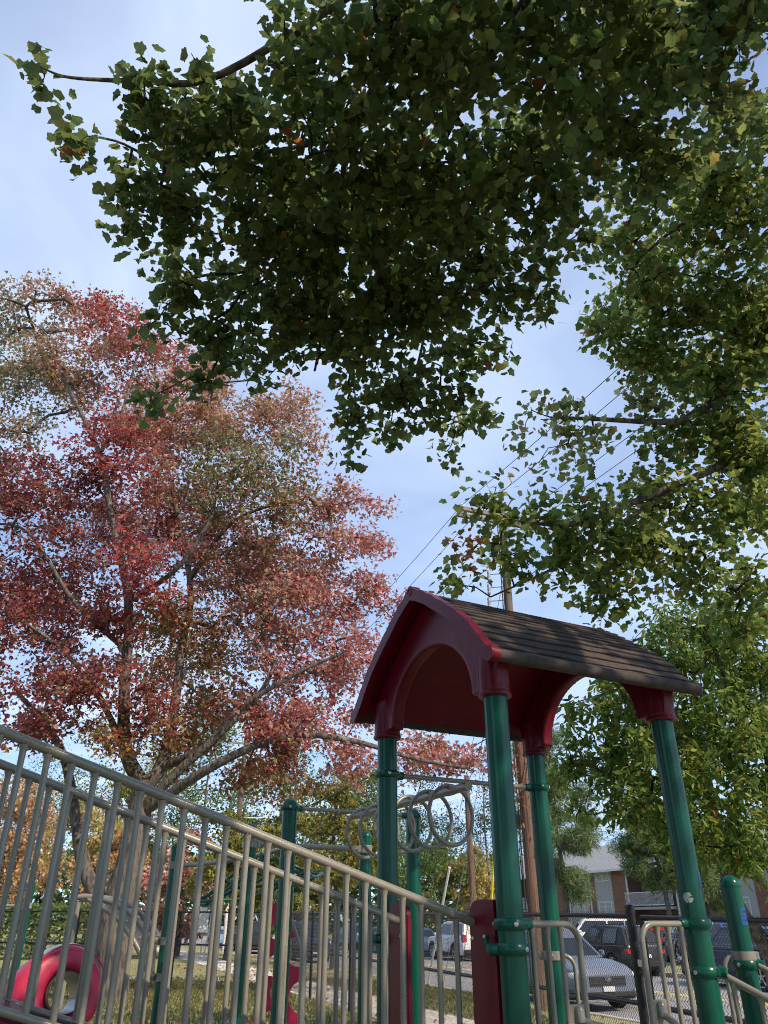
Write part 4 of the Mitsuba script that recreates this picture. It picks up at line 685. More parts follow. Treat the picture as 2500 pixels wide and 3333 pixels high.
maple(ma, [([(4.2, -1.5, 3.6), (3.1, .3, 5.3), (1.7, 2.41, 5.89), (1.16, 3.12, 5.84), (.71, 3.53, 5.72)], .11, .02),
    ([(3.1, .3, 5.3), (1.2, 1.4, 5.7), (.2, 2.4, 5.75), *MAPLE_A_LIMBS[1]], .06, .012), ([(-.22, 3.0, 5.65), *MAPLE_A_LIMBS[2]], .022, .008), ([(.9, 1.9, 5.7), *MAPLE_A_LIMBS[3]], .03, .008),
    ([(1.2, 1.4, 5.7), (.1, 2.0, 5.6), *MAPLE_A_LIMBS[4]], .03, .0035), ([(-.22, 3.0, 5.65), *MAPLE_A_LIMBS[5]], .014, .004),
    ([(4.2, -1.5, 3.8), (4.6, 1.2, 6.2), (4.4, 3.6, 7.6), (4.2, 5.2, 8.4)], .12, .03), ([(4.4, -1.6, 4.0), (6.4, -1.0, 6.6), (8.4, -.6, 8.2)], .11, .03), ([(4.3, -1.7, 4.2), (3.4, -3.6, 6.5), (2.2, -5.2, 8)], .1, .03), ([(4.3, -1.6, 4.2), (1.2, -1.6, 6.4), (-1.2, -1.2, 7.2)], .1, .025), ([(4.3, -1.6, 4.5), (4.4, -1.0, 8), (4.6, -.4, 11)], .13, .03)],
    [([(4.3, -1.65, -.2), (4.28, -1.6, 1.2), (4.25, -1.55, 2.6), (4.2, -1.5, 3.8), (4.3, -1.6, 4.6)], .27, .16)],
    [(*b, 0) for b in MAPLE_A + MAPLE_A_FILL], 15, 17, .056, 21, 300,
    coarse=[(5.2, 1.5, 6.9, 1.2, 13), (6.4, .6, 8.0, 1.3, 13), (2.9, -.5, 6.5, 1.15, 34), (4.0, -1.2, 7.4, 1.3, 34), (4.1, 3.3, 7.0, .8, 18), (4.6, 2.4, 9.0, 1.6, 14), (7.6, -1.4, 7.6, 1.8, 34), (5.4, -1.4, 10.2, 2.0, 22), (-.8, -2.2, 7.6, 1.6, 36), (1.2, -3.0, 9.0, 1.8, 40), (3.6, -4.6, 7.6, 2.0, 50),
        (-2.6, -.6, 8.2, 1.9, 50), (-1.2, -3.6, 8.2, 2.2, 70), (-3.4, -2.2, 7.8, 2.0, 60), (.8, -4.8, 8.2, 2.2, 70), (-3.0, -4.8, 7.6, 2.0, 60), (6.4, -4.2, 8.4, 2.2, 60)])
mb = thing('maple_tree', 'maple with lighter yellowing leaves reaching in from the right edge', 'maple tree')
maple(mb, [([(6.6, 6.6, 4.2), (5.5, 6.3, 6.6), *MAPLE_B_LIMBS[0]], .09, .009), ([(6.6, 6.6, 3.9), (5.4, 6.6, 5.0), *MAPLE_B_LIMBS[1]], .075, .006), (MAPLE_B_LIMBS[2], .026, .006), ([(6.6, 6.6, 5), (5.4, 5.8, 7.2), *MAPLE_B_LIMBS[3]], .06, .015), (MAPLE_B_LIMBS[4], .045, .01), (MAPLE_B_LIMBS[5], .03, .01), ([(6.6, 6.6, 5.2), (7.4, 6.8, 8.5), (7.6, 7.2, 11)], .1, .03), ([(6.6, 6.6, 5.2), (8.6, 5.6, 7.5)], .08, .03)],
    [([(6.6, 6.6, -.2), (6.62, 6.6, 2.0), (6.6, 6.6, 4.0), (6.6, 6.6, 5.4)], .24, .14)],
    [(*b[:4], {0: 4}.get(b[4], b[4])) for b in MAPLE_B], 16, 16, .061, 33, 240, coarse=[(7.2, 7.0, 9.6, 2.2, 70), (6.2, 8.4, 8.4, 1.7, 45)], spread=.21, flat=.8)

# --- the red maple
RED = {0: [(0.289, 0.0759, 0.0804, 6), (0.368, 0.117, 0.112, 4), (0.233, 0.0839, 0.0746, 3), (0.409, 0.205, 0.159, 2), (0.197, 0.169, 0.0863, 2)], 1: [(0.48, 0.0858, 0.095, 5), (0.444, 0.119, 0.119, 4), (0.545, 0.258, 0.23, 4), (0.367, 0.126, 0.0981, 2), (0.335, 0.261, 0.14, 1.5)],
       2: [(0.504, 0.189, 0.18, 5), (0.586, 0.317, 0.289, 5), (0.483, 0.139, 0.139, 3), (0.47, 0.303, 0.183, 3), (0.649, 0.445, 0.408, 2)], 3: [(0.2, 0.218, 0.102, 6), (0.258, 0.263, 0.128, 4), (0.335, 0.251, 0.14, 2), (0.427, 0.176, 0.12, 1.5)],
       4: [(0.488, 0.265, 0.191, 5), (0.432, 0.302, 0.182, 4), (0.524, 0.218, 0.181, 3), (0.338, 0.319, 0.171, 3), (0.59, 0.414, 0.34, 2)], 5: [(0.328, 0.328, 0.18, 6), (0.278, 0.283, 0.148, 4), (0.414, 0.33, 0.21, 3), (0.489, 0.275, 0.201, 2)], 6: [(0.332, 0.202, 0.0861, 5), (0.409, 0.224, 0.0984, 4), (0.277, 0.254, 0.101, 4), (0.446, 0.177, 0.0932, 2), (0.435, 0.389, 0.147, 1)]}
rt_ = thing('red_maple_tree', 'tall maple in red and orange autumn colour behind the walkway', 'maple tree'); g = np.random.default_rng(5); W = Wood()
RL = RED_LIMBS; W.limb([(-5.86, 19.2, -.3), (-5.85, 19.2, .4), *RL[0][1:]], .42, .26)
for q, ra, rb in ((RL[1], .20, .06), (RL[2], .2, .035), (RL[3], .2, .04), (RL[4], .12, .03), (RL[5], .15, .04), (RL[6], .09, .03), (RL[7], .09, .03), (RL[8], .09, .03), (RL[9], .08, .025), (RL[10], .13, .03), (RL[11], .06, .02), (RL[12], .07, .02)): W.limb(q, ra, rb)
tips, pal = [], []
for b in RED_CROWN:
    n = max(4, int(32 * (b[3] / 1.3) ** 2)); tips.append(V3(*b[:3]) + in_ball(n, g, .45) * b[3] * [1.05, 1.25, .9]); pal += [b[4]] * n
tips = np.vstack(tips); pal = np.array(pal); tw_ = np.repeat(pal, 1)
o = np.argsort(cKDTree(np.array(W.P)).query(tips)[0]); pal = pal[o]; W.grow(tips, g); tips = W.P[W.own]
put('trunk', tube(*W.limbs[0], 20), 'm_bark', rt_, smooth=True)
for q, r in W.limbs[1:]: put('limb', tube(q, r, 12), 'm_bark', rt_, smooth=True)
put('twigs', W.mesh(.0075, 5, .45, .11), 'm_bark', rt_, smooth=True, kind='stuff', label='fine branches')
lp = 74; n = len(tips) * lp; k = np.repeat(np.arange(len(tips)), lp); pos = tips[k] + unit(g.normal(0, 1, (n, 3))) * g.random((n, 1)) ** .55 * .50 * [1.1, 1.1, .75]; col = np.zeros((n, 3)); nb = cKDTree(tips).query(pos + g.normal(0, .6, (n, 3)))[1]; pb = pal[nb]
for q in range(7):
    s = pb == q; col[s] = tint(s.sum(), RED[q], g, .22)
foliage(rt_, MAPLE_T, pos, leaf_frames(n, (pos - V3(-6, 19, 8)) * [1, 1, .3], .8, .8, .6, g), .118 * g.uniform(.6, 1.25, n), col, 'm_redleaf', 60, g, MAPLE_S)

# --- the small leaved tree at right, leaning in behind the tower
ch = thing('cherry_tree', 'leafy tree with narrow pointed leaves behind the right tower posts', 'cherry tree'); g = np.random.default_rng(9); W = Wood()
W.limb([(4.35, 9.2, -.2), (4.2, 9.1, .5), (3.95, 9.0, 1.2), (3.62, 8.8, 1.62), (3.40, 8.4, 2.1)], .105, .07)
W.limb([(3.40, 8.4, 2.1), *CHERRY_LIMBS[0][2:]], .05, .008); W.limb([(3.40, 8.4, 2.1), *CHERRY_LIMBS[1][1:]], .045, .008); W.limb([(3.40, 8.4, 2.1), *CHERRY_LIMBS[2][1:]], .045, .008); W.limb([(3.95, 9.0, 1.2), (3.9, 8.3, 2.0), *CHERRY_LIMBS[3][1:]], .055, .01); W.limb([(3.4, 8.4, 2.1), (3.5, 8.6, 3.3), (3.6, 8.6, 4.6)], .05, .01)
tips = np.vstack([V3(*b[:3]) + in_ball(max(3, int(17 * (b[3] / .3) ** 2)), g, .4) * b[3] * [1, 1.1, .9] for b in CHERRY + [(4.4, 8.4, 4.2, .8), (4.6, 7.6, 3.2, .7), (3.6, 8.8, 4.4, .7), (2.7, 8.2, 3.5, .5), (3.3, 8.0, 3.0, .5), (2.5, 8.0, 2.7, .4), (3.9, 8.2, 3.4, .6), (3.5, 7.9, 2.4, .45)]]); W.grow(tips, g)
put('trunk', tube(*W.limbs[0], 14), 'm_bark', ch, smooth=True)
for q, r in W.limbs[1:]: put('limb', tube(q, r, 9), 'm_bark', ch, smooth=True)
put('twigs', W.mesh(.0022), 'm_twig', ch, smooth=True, kind='stuff', label='fine twigs')
tips = W.P[W.own]; par = W.P[np.array(W.par)[W.own]]; lp = 17; n = len(tips) * lp; k = np.repeat(np.arange(len(tips)), lp); t = g.uniform(-.2, 1.35, (n, 1)); pos = par[k] + (tips[k] - par[k]) * t + g.normal(0, .055, (n, 3)); out = (tips - par)[k] * 3 + g.normal(0, .5, (n, 3))
foliage(ch, LANCE, pos, leaf_frames(n, out, .7, 1.1, .45, g), .088 * g.uniform(.6, 1.2, n), tint(n, [(.20, .30, .08, 5), (.26, .35, .09, 4), (.34, .39, .12, 2), (.135, .215, .065, 3), (.34, .28, .06, .12), (.36, .18, .06, .08)], g), 'm_leaf', 240, g)
vn = thing('vine', 'sparse salmon leaved vine climbing the brown utility pole', 'vine'); z = g.uniform(2.6, 8.2, 70); a = g.uniform(0, 6.28, 70)
put('stem', tube([(MX + .2 * math.cos(q * 1.1), MY + .2 * math.sin(q * 1.1), q) for q in np.linspace(0, 8, 40)], .012, 5), 'm_twig', vn)
pos = np.repeat(np.c_[MX + .26 * np.cos(a), MY + .26 * np.sin(a), z], 9, 0) + g.normal(0, .11, (630, 3)); foliage(vn, LANCE, pos, leaf_frames(630, g.normal(0, 1, (630, 3)), .7, 1, .5, g), .10 * g.uniform(.7, 1.2, 630), tint(630, [(.42, .15, .10, 4), (.4, .22, .1, 3), (.3, .25, .08, 2)], g), 'm_redleaf')

# --- trees, hedge and woods further off
def far_tree(label, x, y, h, r, pal, name='tree', ls=.21, n=5400, z0=.28, seed=0, T=DIAMOND, m='m_far_leaf', trunk=.16, clumps=26, top=.7, catg='tree', group=None, dn=.7):
    t = thing(name, label, catg, group); g = np.random.default_rng(1000 + seed); W = Wood(); W.limb([(x, y, -.4), (x + .1, y, h * .25), (x - .1, y + .1, h * .55), (x, y, h * .8)], trunk, trunk * .3, 4)
    c, R = [], []
    for i in range(clumps):
        q = in_ball(1, g, .45)[0]; zz = h * (z0 + (1 - z0) * (q[2] * .5 + .5)); w = 1 - top * max(0, (zz / h - .45)) ** 1.5 * 1.6; c.append((x + q[0] * r * w, y + q[1] * r * w, min(zz, h - .1 * r))); R.append(r * g.uniform(.24, .42))
    c = np.array(c); W.grow(c, g, .0); put('trunk', [tube(*W.limbs[0], 10), W.mesh(trunk * .14, 4, .5, trunk * .5)], 'm_bark', t, smooth=True)
    k = g.integers(0, clumps, n); pos = c[k] + in_ball(n, g, .6) * np.array(R)[k][:, None] * [1, 1, .72]; col = tint(n, pal, g); col *= (1.15 + .18 * np.sin(k * 2.4))[:, None]
    v, f = leaf_mesh(T, pos, leaf_frames(n, pos - V3(x, y, h * .5), .9, dn, .7, g), ls * g.uniform(.6, 1.25, n)); put('crown', (v, f), m, t, color=np.repeat(np.clip(col, .004, .8), len(T[0]), 0), kind='stuff', label='mass of leaves')
YG = [(.20, .20, .05, 5), (.26, .24, .06, 4), (.13, .16, .045, 4), (.32, .22, .07, 1.5)]; LG = [(.13, .19, .065, 5), (.18, .24, .09, 4), (.09, .14, .05, 3)]; DG = [(.055, .085, .035, 5), (.075, .11, .045, 4), (.04, .06, .03, 3)]
OR = [(.48, .28, .15, 5), (.52, .34, .19, 4), (.40, .21, .11, 3), (.36, .31, .13, 2), (.22, .17, .11, 2)]; PK_ = [(.48, .26, .21, 5), (.54, .33, .27, 4), (.42, .17, .15, 3), (.38, .33, .19, 1)]; YO = [(.42, .35, .12, 5), (.33, .33, .12, 4), (.45, .30, .14, 3), (.22, .18, .10, 1)]
for i, (lab, x, y, h, r, pal, kw) in enumerate([
    ('salmon orange tree at the far left edge', -18.6, 41, 8.2, 3.0, OR, {}), ('olive and yellow tree left of the red maple trunk', -15.8, 46, 9.0, 3.0, YO, {}), ('low orange tree between the left fence posts', -13.6, 43, 5.6, 2.1, OR, dict(z0=.1)),
    ('small pinkish tree right of the red maple trunk', -9.9, 42, 5.6, 2.0, PK_, dict(z0=.12)), ('tall pale green tree behind the forked trunk', -13.6, 62, 17, 5.2, LG, dict(n=8000, ls=.24)), ('pale green tree right of the transformer pole', -7.2, 66, 16, 4.8, LG, dict(n=8000, ls=.24)),
    ('drooping yellow green tree below the web climber', -7.0, 39, 6.6, 2.2, YG, dict(z0=.2, dn=1.4)), ('yellow green street tree behind the overhead rings', -2.0, 34.5, 7.6, 2.5, YG, dict(z0=.28, dn=1.4, n=4600)), ('yellow green tree behind the domed posts', -4.6, 42, 7.2, 2.2, YG, dict(dn=1.4)),
    ('light green bush right of the front left tower post', 3.4, 58, 8.0, 3.1, LG, dict(z0=.1)), ('young golden tree beside the slim far pole', 6.2, 59, 6.8, 2.0, YO, dict(z0=.25, dn=1.3)), ('dark tall tree behind the overhead rings', 3.2, 78, 15, 4.6, DG, dict(n=5000)), ('dark tall tree left of the brown pole', 9.4, 76, 16, 4.6, DG, dict(n=5000)),
    ('dark tree behind the left domed posts', -1.6, 82, 14, 4.4, LG, dict(n=4200)), ('tall green tree far left behind the red maple', -26, 66, 15, 5, LG, dict(n=4200)), ('brown leaved tree far left behind the hedge', -23, 52, 9, 3.4, OR, {}),
    ('green tree behind the apartment roof at right', 26, 108, 17, 6, DG, dict(n=4200)), ('green tree right of the apartment building', 42, 84, 15, 5.5, LG, dict(n=4200)), ('tall green tree behind the pines', 15.5, 100, 18, 5.5, DG, dict(n=4200)), ('tall yellow green tree behind the left walkway posts', -19.5, 60, 16, 5.0, YG, dict(n=7500, ls=.24)), ('pale green tree above the far parked cars', -1.5, 70, 15, 4.6, LG, dict(n=7500, ls=.24)), ('green tree over the parked blue cars', 30.5, 60, 11.5, 4.4, LG, dict(n=4600, z0=.35))]):
    far_tree(lab, x, y, h, r, pal, seed=i, group='trees beyond the street and fence', **kw)
PINE = [(.15, .21, .10, 5), (.20, .26, .12, 4), (.11, .16, .08, 3), (.28, .31, .12, 1.5)]
for i, (lab, x, y, h, r) in enumerate([('feathery pine right of the brown pole', 10.0, 47.5, 13.0, 2.7), ('grey green pine in front of the apartment wall', 16.4, 50, 9.5, 2.7), ('pine drooping over the balcony railing', 19.4, 52, 9.0, 2.8)]):
    far_tree(lab, x, y, h, r, PINE, 'pine_tree', .42, 30000, .20, 60 + i, NEEDLE, clumps=30, catg='pine tree', group='pines before the apartment building', trunk=.2, dn=.1)
BG = [(.085, .135, .036, 6), (.11, .165, .040, 4), (.14, .19, .048, 2)]
for i, (lab, x, y, h, r) in enumerate([('broad maple standing behind the photographer on the left', -4.5, -6.5, 11.5, 4.6), ('broad maple standing far behind the photographer', 2.5, -11, 12, 4.8), ('broad maple left of the walkway outside the picture', -11.5, -.5, 11.0, 4.2), ('maple at the left end of the playground outside the picture', -12.5, 6.5, 11.0, 3.4)]):
    far_tree(lab, x, y, h, r, BG, 'maple_tree', .30, 5200, .17, 90 + i, MAPLE_S, trunk=.22, clumps=40, catg='maple tree', group='maples around the playground')
hd = thing('hedge', 'clipped green hedge beyond the left fence', 'hedge'); g = np.random.default_rng(77); n = 12000; q = g.random((n, 3)); s = g.integers(0, 3, n); q[s == 0, 1] = g.random((s == 0).sum()) * .12; q[s == 1, 2] = 1 - g.random((s == 1).sum()) * .12
pos = V3(-27, 38, 0) + q * [15.5, 1.6, 2.15] + g.normal(0, .06, (n, 3)); pos[:, 1] += (pos[:, 0] + 11) * -.12
v, f = leaf_mesh(DIAMOND, pos, leaf_frames(n, V3(0, -1, .4) + 0 * pos, .9, .4, .7, g), .17 * g.uniform(.6, 1.2, n)); put('foliage', (v, f), 'm_far_leaf', hd, color=np.repeat(tint(n, [(.17, .24, .08, 5), (.24, .30, .11, 4), (.12, .17, .06, 3)], g), 4, 0), kind='stuff', label='clipped leaves')
put('stems', [tube([(x, 38.8 + (x + 11) * -.12, -.2), (x + .1, 38.9 + (x + 11) * -.12, 1.6)], .03, 5) for x in np.arange(-26.6, -11.6, .6)], 'm_twig', hd, kind='stuff', label='stems')
n = 26000; a = g.uniform(-1.05, 1.05, n); d = g.uniform(118, 150, n); hz = 7 + 5 * meshkit.fbm(np.c_[a * 9, 0 * a, 0 * a + 2], 3); pos = np.c_[d * np.sin(a), d * np.cos(a), hz * g.random(n) ** .8]
v, f = leaf_mesh(DIAMOND, pos, leaf_frames(n, V3(0, -1, .4) + 0 * pos, .9, .4, .7, g), 1.5 * g.uniform(.6, 1.2, n)); stuff('woods', (v, f), 'm_far_leaf', 'line of distant trees closing the view behind the street', 'woods', color=np.repeat(tint(n, LG + DG + [(.3, .18, .07, 2)], g), 4, 0))
# ---------------------------------------------------------------- parked cars
def paint(name, col, metal=.25): return plain(name, col, .32, .5, 1.0, metal)
paint('p_silver', (.18, .205, .27), .5); paint('p_black', (.012, .013, .016)); paint('p_white', (.78, .79, .80), 0.0); paint('p_navy', (.012, .022, .06)); paint('p_blue', (.03, .12, .50)); paint('p_red', (.42, .012, .02)); paint('p_dkblue', (.02, .035, .10)); paint('p_ltblue', (.22, .36, .55)); paint('p_grey', (.16, .17, .18))
plain('c_glass', (.012, .015, .017), .04, .8, 1.0); plain('c_trim', (.016, .016, .017), .55); plain('c_tyre', (.018, .018, .018), .85); plain('c_rim', (.55, .56, .58), .28, metal=.9); plain('c_tail', (.40, .006, .01), .15, .6, 1.0); plain('c_lamp', (.72, .75, .78), .08, .8, 1.0); plain('c_plate', (.62, .64, .66), .5)
SPEC = {'suv': dict(L=4.5, W=1.86, H=1.66, belt=1.03, hood=1.0, nose=.86, cowl=.86, wt=.18, rt=-1.75, rr=-2.12, R=.365, wb=1.36),
        'boxy': dict(L=4.65, W=1.9, H=1.78, belt=1.12, hood=1.1, nose=1.02, cowl=.95, wt=.45, rt=-2.08, rr=-2.25, R=.375, wb=1.4),
        'sedan': dict(L=4.6, W=1.82, H=1.46, belt=.93, hood=.90, nose=.74, cowl=.98, wt=.16, rt=-1.05, rr=-1.78, R=.325, wb=1.35)}
def car(label, pm, pos, head, kind='suv', group=None, z=-.285, emblem=False):
    c = SPEC[kind]; t = thing('parked_car', label, 'car', group or 'parked cars'); hx = V3(head[0], head[1], 0); hx /= np.linalg.norm(hx); hy = V3(-hx[1], hx[0], 0); o = V3(pos[0], pos[1], z)
    T = lambda m: frame(m if not isinstance(m, list) else cat(m), o, hx, hy); hl, hw = c['L'] / 2, c['W'] / 2; zb = .27
    xs = [-hl, -hl + .06, -hl + .25, c['rr'] + .35, -.6, .3, c['cowl'], 1.35, hl - .35, hl - .1, hl]
    wd = [.80, .90, .965, 1, 1, 1, 1, .985, .95, .86, .74]; tp = [c['belt'] - .10, c['belt'] - .02, c['belt'], c['belt'] + .01, c['belt'], c['belt'], c['hood'], c['hood'] - .02, c['nose'] + .03, c['nose'] - .04, c['nose'] - .16]
    if kind == 'sedan': tp[:4] = [.80, .93, .96, .96]
    bt = [.44, .36, .30, zb, zb, zb, zb, zb, .28, .32, .40]; rings = []
    for x, w, a, b in zip(xs, wd, tp, bt):
        w *= hw; h = a - b; half_ = [(0, b), (w * .88, b), (w * .975, b + .18 * h), (w, b + .42 * h), (w * .985, b + .68 * h), (w * .95, a - .07 * h), (w * .87, a), (w * .45, a + .022), (0, a + .03)]
        rings.append([(x, y, q) for y, q in half_] + [(x, -y, q) for y, q in half_[-2:0:-1]])
    v = np.array(rings); m, k = v.shape[:2]; v = v.reshape(-1, 3); i, j = np.meshgrid(np.arange(m - 1), np.arange(k), indexing='ij'); j2 = (j + 1) % k
    f = np.stack([i * k + j, i * k + j2, (i + 1) * k + j2, (i + 1) * k + j], -1).reshape(-1, 4); f = np.vstack([f[:, [0, 1, 2]], f[:, [0, 2, 3]]]); q = np.arange(1, k - 1)
    f = np.vstack([f, np.stack([0 * q, q + 1, q], 1), np.stack([0 * q, q, q + 1], 1) + (m - 1) * k]); B = trimesh.Trimesh(v, f); B.fix_normals()
    body = m3.Manifold(m3.Mesh(np.array(B.vertices, np.float32), np.array(B.faces, np.uint32)))
    for x in (c['wb'], -c['wb']): body = body - m3.Manifold.cylinder(3, c['R'] + .055, c['R'] + .055, 40, True).rotate((90, 0, 0)).translate((x, 0, c['R']))
    put('body', T((lambda q: (q.vert_properties[:, :3], q.tri_verts))(body.to_mesh())), pm, t, smooth=28)
    put('underbody', T([box((-hl + .4, -hw * .72, .22), (hl - .4, hw * .72, .7))]), 'c_trim', t)
    # cabin
    yb, yt, zt = hw * .885, hw * .66, c['H'] - .045; bz = c['belt'] - .02
    pts = []
    for x, y, q in ((c['cowl'] + .12, yb, bz), (c['rr'] - .06, yb * .97, bz), (c['wt'], yt, zt), (c['rt'], yt * .97, zt - .03), ((c['wt'] + c['rt']) / 2 + .2, yt, zt + .02), (c['wt'] - .2, yt * .75, c['H']), (c['rt'] + .2, yt * .75, c['H'] - .03), (c['wt'] + .02, yt * .8, zt + .012)):
        pts += [(x, y, q), (x, -y, q)]
    h = trimesh.convex.convex_hull(np.array(pts)); put('cabin', T((np.array(h.vertices), np.array(h.faces))), pm, t, smooth=25)
    def pane(name, q4, mt, off=.007):
        q4 = np.array(q4, float); nr = np.cross(q4[1] - q4[0], q4[3] - q4[0]); nr /= np.linalg.norm(nr); nr = nr if (q4.mean(0) - [0, 0, 1.2]) @ nr > 0 else -nr; hh = trimesh.convex.convex_hull(np.vstack([q4 + nr * off, q4 - nr * .02])); return put(name, T((np.array(hh.vertices), np.array(hh.faces))), mt, t, smooth=False)
    fx = lambda s: c['cowl'] + .12 + (c['wt'] - c['cowl'] - .12) * s; rx = lambda s: c['rr'] - .06 + (c['rt'] - c['rr'] + .06) * s; sy = lambda s: yb + (yt - yb) * s; sz = lambda s: bz + (zt - bz) * s
    for sg in (1, -1):
        P = lambda x, s: (x, sg * sy(s), sz(s)); a, b = .10, .88; mid = (c['wt'] + c['rt']) / 2 + .12; qx = mid - .86
        pane('window', [P(fx(a) - .16, a), P(mid + .04, a), P(mid + .04, b), P(fx(b) - .12, b)], 'c_glass'); pane('window', [P(mid - .04, a), P(qx, a), P(qx, b), P(mid - .04, b)], 'c_glass')
        if rx(b) + .2 < qx - .1: pane('window', [P(qx - .06, a), P(rx(a) + .22, a), P(rx(b) + .24, b), P(qx - .06, b)], 'c_glass')
        put('mirror', T(rbox((c['cowl'] - .28, sg * (hw + .02) - .10 * (sg < 0), bz + .02), (c['cowl'] - .10, sg * (hw + .02) + .10 * (sg > 0), bz + .15), .03)), pm, t)
        for x in (mid + .12, qx + .12): put('door_handle', T(rbox((x, sg * hw * .985 - .012, bz - .17), (x + .2, sg * hw * .985 + .022, bz - .135), .008)), 'c_trim' if pm == 'p_black' else pm, t)
        put('sill', T(rbox((-c['wb'] + c['R'] + .08, sg * hw * .955 - .03, .25), (c['wb'] - c['R'] - .08, sg * hw * .955 + .03, .40), .02)), 'c_trim', t)
        for x in (mid, qx - .02, c['cowl'] - .05): put('door_seam', T(box((x - .004, sg * hw * .96 - .03, .42), (x + .004, sg * (hw + .0015), bz - .08))), 'c_trim', t)
        if kind != 'sedan': put('roof_rail', T(tube([(c['wt'] - .2, sg * yt * .9, c['H'] - .02), (c['wt'] - .3, sg * yt * .9, c['H'] + .025), (c['rt'] + .3, sg * yt * .9, c['H'] + .01), (c['rt'] + .15, sg * yt * .9, c['H'] - .03)], .016, 8)), 'c_trim', t)
        put('headlight', T(rbox((hl - .34, sg * hw * .72 - .17, c['nose'] - .21), (hl - .085, sg * hw * .72 + .15, c['nose'] - .09), .03)), 'c_lamp', t)
        zt0 = c['belt'] - (.30 if kind != 'boxy' else .28); put('tail_light', T(rbox((-hl - .004, sg * hw * .76 - .10, zt0), (-hl + .2, sg * hw * .76 + .15, zt0 + (.16 if kind != 'boxy' else .34)), .025)), 'c_tail', t)
        for x in (c['wb'], -c['wb']):
            R = c['R']; oo = (x, sg * (hw - .115), R); w = put('wheel', T(lathe([(R - .11, -.1), (R - .02, -.105), (R, -.08), (R, .08), (R - .02, .105), (R - .09, .10), (R - .105, .085), (R - .11, .02)], oo, 32, axis=(0, sg, 0))), 'c_tyre', t, label='black tyre')
            sp = [lathe([(R - .105, .07), (R - .10, .092), (R - .125, .085), (R - .135, .03)], oo, 32, axis=(0, sg, 0)), lathe([(.0005, .062), (.05, .062), (.062, .04)], oo, 14, axis=(0, sg, 0))]
            for kk in range(5):
                a = kk * 1.2566 + .3; d = V3(math.cos(a), 0, math.sin(a)); e = V3(-d[2], 0, d[0]); sp.append(frame(rbox((.03, -.026, -.012), (R - .115, .026, .012), .006), V3(*oo) + V3(0, sg * .065, 0), d, e, (0, sg, 0)))
            put('rim', T(sp), 'c_rim', w); put('brake_disc', T(lathe([(.0005, .0), (R - .13, .0), (R - .13, -.03)], oo, 20, axis=(0, sg, 0))), 'c_trim', w)
            if kind != 'sedan': put('arch_trim', T(tube([(x + (R + .075) * math.cos(a), sg * hw * .972, R + (R + .075) * math.sin(a)) for a in np.linspace(.05, math.pi - .05, 18)], .035, 6)), 'c_trim', t)
    W2 = lambda s, k: (fx(s) + .012, k * (sy(s) - .08), sz(s)); pane('windscreen', [W2(.08, -1), W2(.08, 1), W2(.92, 1), W2(.92, -1)], 'c_glass'); R2 = lambda s, k: (rx(s) - .012, k * (sy(s) - .12), sz(s)); pane('rear_window', [R2(.14, -1), R2(.14, 1), R2(.86, 1), R2(.86, -1)], 'c_glass')
    gz = c['nose'] - .13; g = [rbox((hl - .14, -hw * .56, .46), (hl + .012, hw * .56, gz), .05)]; gk = put('grille', T(g), 'c_trim', t)
    for q in range(4): put('bar', T(rbox((hl + .004, -hw * .50, .50 + (gz - .55) * q / 3.6), (hl + .02, hw * .50, .515 + (gz - .55) * q / 3.6), .004)), 'c_grey_bar', gk)
    put('front_bumper', T(rbox((hl - .42, -hw * .80, .25), (hl + .02, hw * .80, .44), .06)), 'c_trim', t); put('rear_bumper', T(rbox((-hl - .03, -hw * .84, .30), (-hl + .35, hw * .84, .56), .06)), 'c_trim' if kind != 'sedan' else pm, t)
    put('number_plate', T(rbox((hl + .015, -.15, .40), (hl + .034, .15, .50), .004)), 'c_plate', t); put('number_plate', T(rbox((-hl - .045, -.15, .62), (-hl - .0, .15, .73), .004)), 'c_plate', t)
    if emblem:
        e = tube([(hl + .026, .075 * math.cos(a), gz - .09 + .042 * math.sin(a)) for a in np.linspace(0, 6.283, 24)[:-1]], .007, 6, closed=True); hs = [tube([(hl + .026, s * .026 + .012, gz - .09 + .03), (hl + .026, s * .026 - .012, gz - .09 - .03)], .006, 6) for s in (1, -1)] + [tube([(hl + .026, .03, gz - .094), (hl + .026, -.03, gz - .086)], .006, 6)]
        put('emblem', T([e] + hs), 'm_steel', t)
plain('c_grey_bar', (.05, .05, .052), .3)
H = RD; F_ = -RD
car('silver crossover parked nose-on beyond the fence, nearest car', 'p_silver', st(-19.3, 11.72), H, 'suv', emblem=True)
car('black crossover parked on the far side of the street', 'p_black', st(-28.7, 20.0), F_, 'suv')
car('white boxy off-roader with red tail light left of the red panel', 'p_white', st(-42.1, 19.95), F_, 'boxy')
car('light blue car parked ahead of the white off-roader', 'p_ltblue', st(-48.3, 20.0), F_, 'sedan')
car('dark navy car parked at the right edge behind the domed post', 'p_navy', st(-21.6, 20.0), F_, 'suv')
car('dark blue van facing the camera behind the red climbing panel', 'p_dkblue', st(-43.3, 11.75), H, 'boxy')
car('black boxy car parked on the near kerb left of the red panel', 'p_black', st(-55.5, 11.75), H, 'boxy')
car('small blue car farthest along the near kerb', 'p_ltblue', st(-66, 11.75), H, 'sedan')
car('pale blue car farthest along the far kerb', 'p_ltblue', st(-60, 20.0), F_, 'suv'); car('grey car second farthest along the far kerb', 'p_grey', st(-54.2, 20.0), F_, 'sedan')
zl = -.15
car('large white car behind the black crossover', 'p_white', (10.9, 45.6), (-1, .12), 'boxy', z=zl); car('white car parked beyond the black crossover roof', 'p_white', (14.3, 47.0), (-1, .1), 'suv', z=zl)
